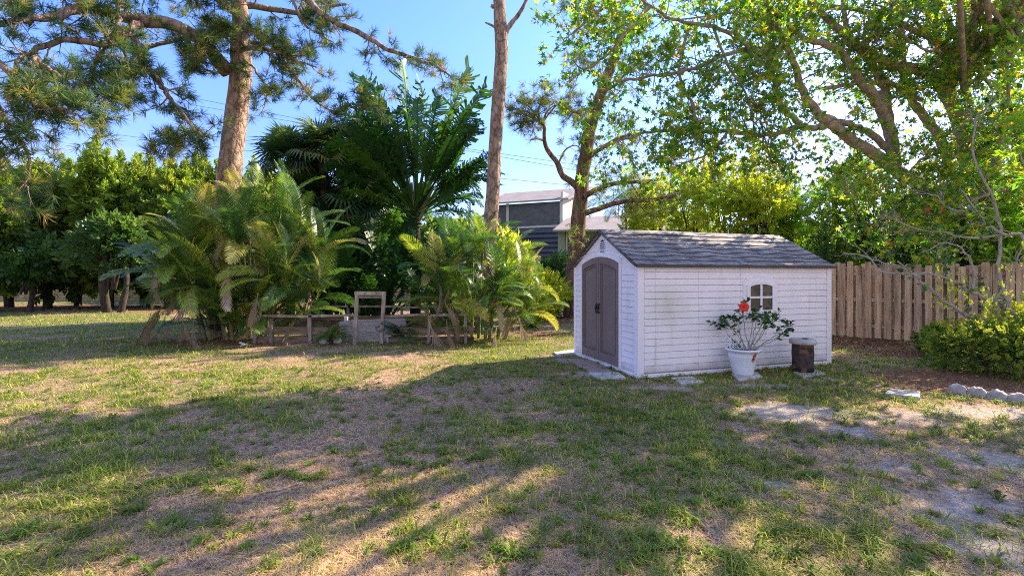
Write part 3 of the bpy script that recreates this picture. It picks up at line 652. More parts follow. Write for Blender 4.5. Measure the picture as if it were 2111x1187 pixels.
slab('pot_slab','thin concrete slab under the white flower pot','slab',[gp(1508,772),gp(1560,769),gp(1574,779),gp(1521,786)],.03,M['slab'],seed=6)
slab('column_slab','thin concrete slab under the brick plant stand','slab',[gp(1634,769),gp(1680,763),gp(1703,773),gp(1655,780)],.03,M['concrete'],seed=7)
# brick plant stand
c=gp(1667,772);c=np.array([c[0],c[1]+.16,.03]);t=thing('brick_stand','round mottled brick plant stand with a grey concrete cap against the shed','plant stand',c)
g=Geo();lathe(g,c,[(0,0),(.165,0),(.17,.02),(.165,.20),(.172,.30),(.165,.47),(.16,.48)],30);g.build('body',M['mottled'],t)
g=Geo();lathe(g,c,[(.10,.475),(.20,.478),(.213,.50),(.213,.535),(.20,.56),(.16,.568),(0,.565)],36);g.build('cap',M['concrete'],t)
g=Geo();lathe(g,(c[0]+.02,c[1]-.03,c[2]+.568),[(0,.012),(.04,.01),(.055,0)],9);g.build('pebble',M['soil'],t)
# stack of blocks behind the far corner of the shed
p=SL(SLX+.30,.55);t=thing('block_stack','short stack of blocks with a white slab on top behind the shed corner','block stack',p)
for k in range(3):
    g=Geo();box(g,p[0]-.15,p[0]+.15,p[1]-.15,p[1]+.15,.155*k,.155*k+.15,bev=.012);g.build('block',M['concrete'] if k!=1 else M['sandstone'],t)
g=Geo();box(g,p[0]-.21,p[0]+.21,p[1]-.2,p[1]+.2,.468,.505,bev=.01);g.build('top_slab',M['slab'],t)

# hibiscus pot
pc=gp(1543,779);pc=np.array([pc[0],pc[1]+.19,.03])
t=thing('flower_pot','white plastic flower pot with a wide rim beside the shed window','flower pot',pc)
g=Geo();lathe(g,pc,[(0,0),(.155,0),(.165,.01),(.185,.12),(.225,.30),(.232,.315),(.228,.33),(.245,.395),(.275,.40),(.285,.41),(.285,.425),(.275,.437),(.25,.435),(.24,.40),(.235,.37)],44);g.build('body',M['pot'],t)
g=Geo();lathe(g,pc,[(.238,.385),(.12,.395),(0,.40)],24);g.build('soil',M['soil'],t)
a0=R(-78)
def on_pot(u,h,o=.004):
    rr=np.interp(h,[.0,.12,.30,.33,.395],[.16,.185,.225,.228,.245])+o;return (pc[0]+rr*math.cos(a0+u),pc[1]+rr*math.sin(a0+u),pc[2]+h)
g=Geo()
g.add([on_pot(-.03,.25),on_pot(.25,.27),on_pot(.33,.375,.008),on_pot(.05,.355,.008)],[[0,1,2,3]]);g.add([on_pot(.0,.24,.006),on_pot(.2,.225,.006),on_pot(.25,.262,.007),on_pot(-.01,.25,.006)],[[0,1,2,3]],1)
g.add([on_pot(.09,.36,.012),on_pot(.31,.375,.012),on_pot(.36,.405,.012),on_pot(.14,.39,.012)],[[0,1,2,3]],1)
g.add([on_pot(.10,.30,.013),on_pot(.17,.30,.013),on_pot(.2,.34,.013),on_pot(.13,.34,.013)],[[0,1,2,3]],1)
g.build('label_sticker',[M['labelred'],M['orange']],t)
def grow(g,start,d,L,r0,rng,wig=.35,n=5,up=.0,sides=5,end=.35,rough=0):
    P=[np.asarray(start,float)];d=nrm(d)
    for i in range(n):
        d=nrm(d+rng.randn(3)*wig*.5+np.array([0,0,up]));P.append(P[-1]+d*L/n)
    P=np.array(P);tube(g,P,np.linspace(r0,r0*end,len(P)),sides,0,.5,rough,rng,cap=False);return P,d
def hibiscus():
    r=RS(8);base=pc+[0,0,.40];t=thing('potted_hibiscus','young hibiscus with one red flower growing in the white pot','hibiscus plant',base)
    g=Geo();LP=[];LD=[]
    def P2(px,py,dy=0): return at(px,py,pc[1]+dy)
    main=[([ (1540,727),(1525,700),(1508,680),(1488,668)],-.05),([ (1540,727),(1530,698),(1520,668),(1507,655)],.1),([ (1542,727),(1538,695),(1530,660),(1529,640)],-.02),([ (1544,727),(1550,695),(1556,665),(1568,645)],.08),
          ([ (1544,727),(1560,700),(1575,675),(1592,658)],-.08),([ (1546,727),(1572,708),(1600,690),(1627,675),],.0),([(1546,727),(1565,700),(1590,672),(1612,650)],.12),([(1543,727),(1545,690),(1545,660),(1548,642)],-.15),([(1545,727),(1560,690),(1578,660),(1588,648)],.2),([(1548,727),(1575,705),(1608,688),(1630,668)],.15),([(1538,727),(1522,712),(1500,690),(1490,676)],.15)]
    for pts,dy in main:
        Q,_=smooth_path([P2(x,y,dy*(i/3)) for i,(x,y) in enumerate(pts)],6);Q=Q+np.vstack([np.zeros(3),np.cumsum(r.randn(len(Q)-1,3)*.009,0)]);tube(g,Q,np.linspace(.009,.0035,len(Q)),6)
        for k in range(6):
            i=r.randint(len(Q)//2,len(Q)-1);B_,d=grow(g,Q[i],nrm(Q[-1]-Q[i-4])+r.randn(3)*.5,.10+.10*r.rand(),.003,r,up=.12,n=4)
            for q in range(5): LP.append(B_[-1-q%3]);LD.append(d+r.randn(3)*.7)
        for q in range(5): LP.append(Q[-1]-(Q[-1]-Q[-3])*r.rand());LD.append(nrm(Q[-1]-Q[-3])+r.randn(3)*.7)
    g.build('stem',M['greytwig'],t)
    LP=np.array(LP);LD=np.array(LD);LD[:,2]*=.5;g=Geo();scatter(g,T_leaf(.68,.08,.12),LP,frames(LD,r.randn(len(LP))*.6),.065+.045*r.rand(len(LP)),0,None,r)
    n=70;P=base+np.stack([-.13+.07*r.randn(n),-.06+.06*r.randn(n),.05+.07*np.abs(r.randn(n))],1);scatter(g,T_leaf(.5),P,frames(r.randn(n,3),r.randn(n)),.03+.02*r.rand(n),0,None,r)
    g.build('leaves',M['hib'],t)
    # flower
    c=at(1533,633,pc[1]-.07);g=Geo();ax=nrm([-.15,-1,.1]);A=nrm(np.cross(ax,[0,0,1]));Bv=np.cross(A,ax)
    for k in range(5):
        a=k*2*math.pi/5+.3;rad=A*math.cos(a)+Bv*math.sin(a);tn=-A*math.sin(a)+Bv*math.cos(a);nu,nv=6,7;V=[]
        for i in range(nu):
            s=i/(nu-1);w=.052*math.sin(math.pi*min(.93,s*.8+.12))
            for j in range(nv):
                q=(j/(nv-1)-.5)*2;V.append(c+rad*(.085*s)+tn*w*q+ax*(.03*math.sin(s*2.2)+.006*math.sin(q*7+s*5)*s+.01*q))
        i=np.arange(nu-1)[:,None]*nv+np.arange(nv-1)[None];g.add(V,np.stack([i,i+1,i+1+nv,i+nv],-1).reshape(-1,4),0,.5,True)
    tube(g,[c,c+ax*.05,c+ax*.09+Bv*.01],[.005,.004,.006],6);g.build('flower',M['red'],t)
    g=Geo();grow(g,at(1529,642,pc[1]-.02),c-at(1529,642,pc[1]-.02),.07,.003,r,wig=.05);g.build('flower_stalk',M['greytwig'],t)
hibiscus()

# ------------------------------------------------------------------ board fence on the right
def make_fence():
    r=RS(12);a=np.array([8.97,12.95]);d=np.array([.722,-.692]);nn=np.array([-.692,-.722])*1.0
    t=thing('board_fence','tan timber fence of alternating upright boards right of the shed','fence',(a[0],a[1],0))
    s0,s1=-7.6,7.4;P=lambda s,o,z: np.array([a[0]+d[0]*s+nn[0]*o,a[1]+d[1]*s+nn[1]*o,z])
    for z in (.35,1.05,1.75):
        g=Geo();beam(g,P(s0,0,z),P(s1,0,z),.04,.09,rnd=r.rand());g.build('rail',M['fence'],t)
    s=s0;k=0
    while s<s1:
        g=Geo();o=(.05 if k%2==0 else -.05);h=1.97+.035*r.randn()+.1*min(1,max(0,(1.5-s)/3));w=.138+.01*r.randn();lean=.012*r.randn();ch=.022
        z0=.03+.02*r.rand();V=[]
        for oo in (o-.009,o+.009):
            V+=[P(s-w/2,oo,z0),P(s+w/2,oo,z0),P(s+w/2+lean,oo,h-ch),P(s+w/2-ch+lean,oo,h),P(s-w/2+ch+lean,oo,h),P(s-w/2+lean,oo,h-ch)]
        g.add(V,[[0,1,2,3,4,5],[11,10,9,8,7,6]]);V2=V;g.F.append((np.array([[i,i+6,(i+1)%6+6,(i+1)%6] for i in range(6)])+g.n-24+12,0,np.full(6,.5),False)) if False else g.add(V,[[i,i+6,(i+1)%6+6,(i+1)%6] for i in range(6)])
        rr=r.rand()
        g.F=[(f,m,np.full(len(q),rr),x) for f,m,q,x in g.F];g.build('board',M['fence'],t);s+=.098+.012*r.randn()*.3;k+=1
    for s in np.arange(-6.5,7,2.4):
        g=Geo();beam(g,P(s,0,0),P(s,0,1.9),.085,.085);g.build('post',M['fence'],t)
make_fence()

# cream block wall at the back
def make_wall():
    t=thing('block_wall','low cream painted block wall running behind the palms and hedge','wall',(-16,31,0))
    g=Geo();box(g,-46,5.6,30.9,31.1,0,1.55);g.build('wall_face',M['blockwall'],t)
    g=Geo();box(g,-46,5.6,30.86,31.14,1.552,1.60);g.build('coping',M['blockwall'],t)
make_wall()

# scalloped edging, four visible pieces plus one more round the bend
for k,(px,py,lab) in enumerate([(1974,811,'leftmost scalloped concrete edging piece under the bush'),(2014,817,'second scalloped concrete edging piece from the left under the bush'),(2056,824,'third scalloped concrete edging piece from the left under the bush'),(2099,831,'scalloped concrete edging piece nearest the right edge of the photo')]):
    c=gp(px,py);r=RS(k);g=Geo();n=18;w=.106;V=[];dv=nrm(np.array([gp(2098,830)[0]-gp(1985,812)[0],gp(2098,830)[1]-gp(1985,812)[1],0])+.12*r.randn(3)*[1,1,0]);nv=np.array([-dv[1],dv[0],0])
    prof=[(-w*math.cos(q),.01+.125*math.sin(q)**.7+.006*r.randn()) for q in np.linspace(0,math.pi,n)]
    prof=[(-w,-.02)]+prof+[(w,-.02)]
    for o,sc in ((-.055,.80),(-.035,.97),(.035,1),(.05,.85)):
        for a,z in prof: V.append(c+dv*a*sc+nv*o+np.array([0,0,z*sc]))
    m=len(prof);i=np.arange(3)[:,None]*m+np.arange(m-1)[None];g.add(V,np.stack([i,i+1,i+1+m,i+m],-1).reshape(-1,4),0,.5,False);g.add(V,[list(range(m))]);g.add(V,[list(range(3*m,4*m))[::-1]])
    one('garden_edging',lab,'garden edging',g,M['sandstone'],c,'scalloped concrete edging pieces')

# ------------------------------------------------------------------ garden enclosure
def enclosure():
    r=RS(21);y0=11.62;y1=15.1;zr=.69
    t=thing('garden_enclosure','low weathered timber enclosure of posts, rails and bottom planks between the palm clumps','garden fence',(-4,y0,0))
    def X(px,d): return (px-CX)/F*d
    fx=[X(p,y0) for p in (525,560,640,883,960)];bx=[X(p,y1) for p in (560,638,720,828,878,960,1010)]
    for i,x in enumerate(fx):
        g=Geo();h=.62+.1*r.rand();h=zr+.02 if i not in (1,) else .62;beam(g,(x,y0,-.02),(x+.03*r.randn(),y0,h),.075,.065,rnd=r.rand());g.build('post',M['greywood'],t)
    for i,x in enumerate(bx):
        g=Geo();beam(g,(x,y1,-.02),(x+.03*r.randn(),y1,zr+.04*(i%2)),.075,.06,rnd=r.rand());g.build('post',M['greywood'],t)
    for a,b in ((fx[0],fx[2]),(fx[2],X(735,y0)),(X(792,y0),fx[3]),(fx[3],fx[4])):
        g=Geo();beam(g,(a-.03,y0-.03,zr+.015*r.randn()),(b+.05,y0-.03,zr+.03*r.randn()),.05,.055,rnd=r.rand());g.build('rail',M['greywood'],t)
    for a,b in zip(bx[1:-1],bx[2:]):
        g=Geo();beam(g,(a-.03,y1-.04,zr+.02*r.randn()),(b+.05,y1-.04,zr+.02*r.randn()),.03,.06,rnd=r.rand());g.build('rail',M['greywood'],t)
    g=Geo();beam(g,(fx[0],y0,zr-.02),(bx[0],y1,zr-.02),.03,.045);g.build('rail',M['greywood'],t)
    for a,b in ((fx[0],X(700,y0)),(X(800,y0),fx[4]+.2)):
        for z,h in ((.30,.19),(.09,.15)):
            g=Geo();beam(g,(a,y0+.05,z+.01*r.randn()),(b,y0+.05,z+.01*r.randn()),.03,h,rnd=r.rand());g.build('plank',M['oldwood'],t)
    for z,h in ((.30,.16),(.12,.16)):
        g=Geo();beam(g,(bx[0],y1+.05,z),(bx[-1],y1+.05,z),.03,h,rnd=r.rand());g.build('plank',M['oldwood'],t)
    # gate frame
    d=11.45;xl,xr=X(736,d),X(791,d);zt=1.7-(608-568)/F*d
    t=thing('gate_frame','upright weathered wooden gate frame standing empty in the garden enclosure','gate frame',((xl+xr)/2,d,0))
    g=Geo();beam(g,(xl-.06,d,-.02),(xl,d,zt),.09,.05,rnd=.7);g.build('post',M['greywood'],t)
    g=Geo();beam(g,(xr-.06,d,.02),(xr+.01,d,zt),.09,.05,rnd=.9);g.build('post',M['greywood'],t)
    g=Geo();beam(g,(xl-.055,d-.003,zt+.045),(xr+.06,d-.003,zt+.04),.052,.09,rnd=.8);g.build('top_bar',M['greywood'],t)
    g=Geo();beam(g,(xl+.05,d+.005,zt-.05),(xr-.03,d+.005,zt-.05),.035,.05,rnd=.2);g.build('cross_bar',M['greywood'],t)
    # grey mottled sheet behind the gate
    d=11.85;P=[(698,664),(722,660),(835,656),(838,668),(832,703),(705,705)];V=[at(px,py,d+(705-py)*.0028) for px,py in P];V=[v if v[2]>0 else np.array([v[0],v[1],-.01]) for v in V];g=Geo()
    V2=[v+[0,.025,.004] for v in V];n=len(V);g.add(V+V2,[list(range(n))[::-1]]);g.add(V+V2,[[i,i+1 if i<n-1 else 0,(i+1)%n+n,i+n] for i in range(n)]);g.add(V+V2,[list(range(n,2*n))])
    one('mottled_sheet','mottled grey panel leaning low behind the gate frame','panel',g,M['marble'],(V[0]+V[-2])/2*np.array([1,1,0]))
    p=at(712,655,12.6);g=Geo();beam(g,(p[0],p[1],0),(p[0]+.02,p[1],.58),.09,.06,rnd=1);one('short_post','short pale wooden post standing behind the grey panel','post',g,M['whitemetal'],(p[0],p[1],0))
    # black crate
    p=at(925,640,14.3);g=Geo();x,y=p[0],p[1];box(g,x-.28,x+.28,y-.25,y+.25,.0,.52,bev=.02);
    t=thing('black_tub','square black plastic tub standing in the garden enclosure','tub',(x,y,0));g.build('body',M['black'],t)
    g=Geo();box(g,x-.31,x+.31,y-.28,y+.28,.522,.57,bev=.012);g.build('rim',M['black'],t)
    p=at(828,642,14.6);g=Geo();x,y=p[0],p[1];lathe(g,(x,y,0),[(0,0),(.20,0),(.24,.25),(.25,.25),(.25,.29),(.2,.29)],20)
    one('round_planter','low dark round planter far back in the garden enclosure','planter',g,M['soil'],(x,y,0))
enclosure()
def rock(name,label,px,py,s,mat,seed,group=None,dz=0,cat='stone'):
    r=RS(seed);c=gp(px,py);n=12;V=[];th=np.linspace(0,2*math.pi,n,endpoint=False)
    for k,(rr,z) in enumerate([(.75,-.1),(1,.15),(.95,.45),(.65,.75),(.25,.9)]):
        for a in th: q=rr*s*(1+.18*math.sin(3*a+seed)+.1*r.randn());V.append((c[0]+q*math.cos(a),c[1]+q*.8*math.sin(a),s*z*1.2+dz))
    g=Geo();i=np.arange(4)[:,None]*n;j=np.arange(n)[None];a=i+j;b=i+(j+1)%n;g.add(V,np.stack([a,b,b+n,a+n],-1).reshape(-1,4),0,.5,True);g.add(V,[list(range(4*n,5*n))])
    return one(name,label,cat,g,mat,c,group)
rock('white_stone','pale rounded stone left of the small palm below the gate',668,708,.10,M['slab'],3,'pale stones by the enclosure')
rock('white_stone','pale rounded stone right of the small palm below the gate',697,707,.11,M['slab'],4,'pale stones by the enclosure')
rock('white_stone','small grey stone beside the crushed white bucket',788,703,.06,M['concrete'],5,'pale stones by the enclosure')
p=gp(803,705);t=thing('white_bucket','small crushed white bucket beside the darker small palm','bucket',p);g=Geo();lathe(g,p,[(.07,0),(.095,.16),(.11,.165),(.105,.18),(.085,.16)],16);g.build('body',M['pot'],t)
g=Geo();tube(g,smooth_path([p+[-.1,0,.16],p+[-.06,-.09,.2],p+[.06,-.09,.2],p+[.1,0,.16]],5)[0],.005,5);g.build('handle',M['pot'],t)
# pale tile leaning by the palm
p=gp(503,713);g=Geo();beam(g,p+[-.07,-.03,.0],p+[.07,.03,.05],.02,.10,up=(0,1,0));beam(g,p+[-.1,0,.09],p+[0,0,.04],.06,.02);one('white_offcut','white plastic offcut lying at the foot of the large areca palm','offcut',g,M['pot'],p)
g=Geo();q=[gp(548,1014),gp(575,1011),gp(600,1003),gp(622,997)];Q,_=smooth_path(q,5);Q[:,2]=gz(Q[:,0],Q[:,1])+.012;tube(g,Q,np.linspace(.008,.005,len(Q)),6);one('fallen_stick','thin pale stick lying on the lawn','stick',g,M['greytwig'],q[0])

# ------------------------------------------------------------------ palms
FR=[T_frond(1,54,.25+.13*k,k,.26,.0058,.55-.05*k,.4) for k in range(5)]
DEADF=[T_frond(1,34,.35,40+k,.30,.0075,.12,.0,2.2) for k in range(2)]
def areca(name,label,base,stems,seed,nf=(7,10),fl=(1.5,2.2),ndead=10,group=None,mat='palm',low=30):
    r=RS(seed);base=np.asarray(base,float);t=thing(name,label,'palm',base,group=group);g=Geo();dead=[]
    for (dx,dy,h,lx,ly) in stems:
        b=base+[dx,dy,0];top=b+[lx,ly,h];Q,_=smooth_path([b,b+np.array([lx*.3,ly*.3,h*.55]),top],6);gg=Geo();tube(gg,Q,np.linspace(.05,.035,len(Q)),8,rnd=.5);gg.build('stem',M['cane'],t)
        n=r.randint(nf[0]+2,nf[1]+3)
        for k in range(n):
            el=R(80-72*(k/(n-1))**1.1+8*r.randn());az=k*2.4+r.randn()*.4;D=np.array([[math.cos(az)*math.cos(el),math.sin(az)*math.cos(el),math.sin(el)]])
            L=(fl[0]+(fl[1]-fl[0])*r.rand())*(1.0 if k<n*.6 else .85);tm=FR[min(4,int((k/n)*5))]
            v=(.05+.75*r.rand()) if r.rand()>.14 else .9+.1*r.rand()
            k0=len(g.F);scatter(g,tm,top[None]-[[0,0,.05]],frames(D,np.array([r.randn()*.35])),L,0,np.array([v]),r)
            f,m,q,x=g.F[-1];g.F[-1]=(f,m,np.clip(q+.08*r.randn(len(q)),0,1),x)
        if r.rand()<ndead/len(stems): dead.append(top)
    for k in range(low):   # low fronds and suckers
        a=r.rand()*2*math.pi;b=base+[1.1*math.cos(a)*r.rand(),.6*math.sin(a)*r.rand()-.2,.05+1.0*r.rand()];el=R(25+45*r.rand());D=np.array([[math.cos(a)*math.cos(el),math.sin(a)*math.cos(el),math.sin(el)]])
        scatter(g,FR[r.randint(1,4)],b[None],frames(D,np.array([r.randn()*.5])),.8+.8*r.rand(),0,np.array([r.rand()*.85]),r)
    g.build('crown',M[mat],t)
    for k,tp in enumerate(dead+[dead[i%len(dead)] for i in range(max(0,ndead-len(dead)))]):
        a=-math.pi/2+r.randn()*1.0;tp=tp+np.array([r.randn()*.25,-.45-.35*r.rand(),-.1]);D=np.array([[math.cos(a)*.35,math.sin(a)*.35,-1+.35*r.rand()]]);gg=Geo()
        scatter(gg,DEADF[k%2],(tp-[0,0,.2+.5*r.rand()])[None],frames(D,np.array([r.rand()*6])),.75+.6*r.rand(),0,np.array([.3+.7*r.rand()]),r);gg.build('dead_frond',M['dead'],t)
    return t
areca('areca_palm','largest areca palm clump, with hanging dead fronds, left of the gate frame',(-7.1,12.6,0),
      [(-.9,.2,1.5,-.75,-.2),(-.6,-.2,2.2,-.55,-.3),(-.3,.3,2.8,-.2,.1),(0,-.1,3.15,.1,-.2),(.3,.2,3.3,.35,.0),(.6,-.1,2.7,.7,-.2),(.8,.3,2.1,.9,0),(.4,-.3,1.7,.55,-.6),(-.4,-.4,1.4,-.45,-.7),(.1,-.35,2.3,.1,-.6),(-1.1,.1,.9,-.7,-.1),(1.0,-.1,1.1,.95,-.3),(-1.2,.4,2.3,-.9,.2),(0,.5,3.2,-.7,.3),(-1.0,-.4,1.7,-.6,-.4),(-.8,-.5,2.4,-.3,-.3),(-1.2,-.2,1.5,-.6,-.2),(.7,-.4,1.4,.5,-.4),(-.2,-.5,1.3,-.2,-.5)],31,ndead=24,low=110,fl=(1.3,1.95))
areca('areca_palm','areca palm clump between the gate frame and the shed, around the bare pine',(-1.0,12.3,0),
      [(-.5,.1,1.6,-.55,-.2),(-.2,-.1,2.2,-.3,-.2),(.1,.2,2.35,.1,.1),(.4,0,1.9,.45,-.1),(.6,.2,1.3,.75,0),(-.4,-.3,1.0,-.3,-.4),(.3,-.3,1.2,.3,-.5),(-.1,.4,2.1,.0,.3),(.8,.1,.7,.6,-.1),(-.7,.3,1.9,-.3,.1)],32,fl=(1.05,1.6),ndead=16,low=70)
def small_palm(label,px,py,s,seed,mat='palm'):
    r=RS(seed);b=gp(px,py);t=thing('small_palm',label,'small palm',b,group='small palms in front of the enclosure');g=Geo();n=22
    for k in range(n):
        a=k*2.4;el=R(15+55*r.rand());D=np.array([[math.cos(a)*math.cos(el),math.sin(a)*math.cos(el),math.sin(el)]]);scatter(g,FR[3],(b+[0,0,.12])[None],frames(D,np.array([r.randn()*.3])),s*(.7+.5*r.rand()),0,np.array([.2+.4*r.rand() if k else 1.]),r)
    g.build('crown',M[mat],t);g=Geo();tube(g,[b,b+[0,0,.15]],[.05,.04],8);g.build('stem',M['darkbark'],t)
small_palm('small bushy palm with a yellow frond left of the gate frame',682,710,.6,51)
small_palm('darker small palm in front of the gate frame, right of its posts',822,706,.75,52,'darkpalm')

PAD=[T_paddle(k,48,.082+.012*(k%2),.34,.05+.10*k,.7) for k in range(4)]+[T_paddle(9,48,.085,.32,.62,.7)]
def travellers():
    r=RS(61);b=np.array([-3.75,17.9,0]);t=thing('travellers_palm','tall fan of torn paddle leaves rising behind the garden enclosure','travellers palm',b)
    g=Geo();top=b+[0,0,3.9];tube(g,smooth_path([b,b+[.05,0,2],top],6)[0],np.linspace(.22,.17,13),10,rough=.15,rng=r);g.build('trunk',M['darkbark'],t)
    g=Geo()
    for k in range(26):   # pale overlapping leaf sheaths
        a=R(-38+76*k/25)*.8;D=np.array([[math.sin(a),.05*((-1)**k),math.cos(a)]]);p=top+[math.sin(a)*.15,0,-.2];q=p+D[0]*1.6;tube(g,[p,(p+q)/2,q],[.07,.05,.028],6)
    g.build('sheath_fan',M['cane'],t)
    g=Geo();lv=[(0,6.0,0),(3,4.6,1),(-6,4.5,1),(14,4.5,0),(22,5.9,0),(26,5.5,1),(31,4.6,1),(38,4.5,1),(45,4.3,2),(52,4.2,2),(60,3.9,2),(68,3.8,2),(74,3.6,4),(66,4.0,4),(58,4.2,4),
        (-14,4.6,1),(-22,5.6,0),(-29,4.5,1),(-37,4.6,1),(-45,4.0,2),(-52,4.2,2),(-60,3.6,3),(-70,3.5,3),(-62,4.1,4),(-55,4.3,4),(8,4.2,2),(-10,4.0,3),(-17,4.6,2),(-33,4.8,2),(-41,4.5,3),(-49,4.4,3),(-47,4.6,4),(-66,4.0,4),(-40,4.8,4),(34,4.9,2),(48,4.6,3),(56,4.5,3),(50,4.6,4),(42,4.6,4),(78,3.6,4),(17,4.4,2),(-18,5.2,1),(11,5.3,1),(-9,5.2,2),(27,4.9,2),(-25,4.7,3),(20,4.0,4),(-13,3.8,4),(33,4.0,4),(-31,4.1,4)]
    for k,(a,L,ti) in enumerate(lv):
        L*=max(.72,1-max(0,abs(a)-28)*.0075);a=R(a*.94+r.randn()*2.5);D=np.array([[math.sin(a),.12*r.randn()-.1,math.cos(a)]]);v=.84 if k in (0,4,21) else .1+.6*r.rand()
        # blade turned partly toward the viewer
        roll=np.array([(.15 if k in(0,) else (.45 if k%2 else 1.1)*r.randn()+(.4 if a>0 else -.4))])
        scatter(g,PAD[ti],(top+[0,0,.1])[None],frames(D,roll),L,0,np.array([v]),r)
    g.build('crown',M['paddle'],t)
travellers()
def paddles(name,label,b,n,L,seed,group,mat='paddle',rn=(.0,.6),cat='paddle leaf plant',h=0.0):
    r=RS(seed);b=np.asarray(b,float);t=thing(name,label,cat,b,group=group);g=Geo()
    for k in range(n):
        a=r.rand()*2*math.pi;el=R((45 if h==0 else 58)+(42 if h==0 else 30)*r.rand());D=np.array([[math.cos(a)*math.cos(el),math.sin(a)*math.cos(el),math.sin(el)]]);scatter(g,PAD[r.randint(0,5)],(b+[r.randn()*.3,r.randn()*.2,.05+h*r.rand()])[None],frames(D,np.array([r.randn()*.7])),L*(.6+.5*r.rand()),0,np.array([rn[0]+(rn[1]-rn[0])*r.rand()]),r)
    g.build('crown',M[mat],t);g=Geo();
    for k in range(6): tube(g,[b+[r.randn()*.25,r.randn()*.2,-.02],b+[r.randn()*.3,r.randn()*.2,L*.35+h]],[.06,.04],6)
    g.build('stem',M['darkbark'],t)
GP='dark paddle leaf plants behind the enclosure'
paddles('paddle_plant','dark tall paddle leaf clump just left of the travellers palm trunk',(-5.3,17.6,0),20,4.4,62,GP)
paddles('paddle_plant','dark paddle leaf clump between the large areca palm and the gate frame',(-6.1,18.6,0),20,4.8,63,GP)
paddles('paddle_plant','low dark paddle leaf clump right behind the gate frame',(-4.4,16.3,0),16,2.3,64,GP)
paddles('paddle_plant','dark paddle leaf clump right of the travellers palm trunk',(-2.6,17.2,0),18,3.7,65,GP)
paddles('paddle_plant','dark paddle leaf clump behind the right part of the large areca palm',(-6.9,17.0,0),18,3.9,67,GP)
paddles('paddle_plant','drooping dark paddle leaf clump left behind the second areca palm',(-2.0,15.8,0),16,2.9,68,GP)
paddles('paddle_plant','tallest dark ragged paddle leaf clump, left of the travellers palm fan',(-5.6,18.8,0),30,3.5,69,GP,rn=(0,.75),h=2.6)
paddles('paddle_plant','dark ragged paddle leaf clump between the cabbage palms and the fan',(-6.9,19.3,0),20,2.9,70,GP,rn=(0,.6),h=2.0)
paddles('paddle_plant','ragged dark paddle leaf clump filling the gap right of the big pine',(-7.9,18.9,0),24,3.2,74,GP,rn=(0,.6),h=2.4)
paddles('paddle_plant','ragged dark paddle leaf clump just left of the bare pine trunk',(-1.9,18.6,0),22,3.1,75,GP,rn=(0,.6),h=1.9)
paddles('banana_plant','bright young banana plant below the blue louvres of the house',(1.5,18.5,0),9,2.2,66,None,'paddle',(.7,1),'banana plant')
FAN=[T_fan(26,k) for k in range(2)]
def fanpalm(label,b,h,seed,lean=(0,0),n=36,L=1.5):
    r=RS(seed);b=np.asarray(b,float);t=thing('cabbage_palm',label,'cabbage palm',b,group='cabbage palms behind the areca clump');top=b+[lean[0],lean[1],h]
    g=Geo();tube(g,smooth_path([b,(b+top)/2+[.1,0,0],top],8)[0],.17,10,rough=.12,rng=r);g.build('trunk',M['darkbark'],t);g=Geo()
    for k in range(n):
        a=k*2.4+r.randn()*.2;el=R(75-115*(k/n));D=np.array([[math.cos(a)*math.cos(el),math.sin(a)*math.cos(el),math.sin(el)]]);scatter(g,FAN[k%2],top[None],frames(D,np.array([r.randn()*.4])),L*(.8+.4*r.rand()),0,np.array([r.rand()]),r)
    g.build('crown',M['darkpalm'],t)
fanpalm('cabbage palm just right of the big pine trunk',(-8.8,18.3,0),6.2,71)
fanpalm('cabbage palm with crown touching the drooping pine bough',(-7.2,18.0,0),6.5,72,(-.2,0))
fanpalm('cabbage palm nearest the travellers palm',(-6.0,19.5,0),6.4,73,n=30)

fanpalm('lower cabbage palm below the two tall cabbage palms, above the areca fronds',(-8.0,18.4,0),4.6,76,n=40,L=1.5)
fanpalm('low cabbage palm below the left side of the fan of paddle leaves',(-5.9,18.2,0),4.7,77,n=40,L=1.5)
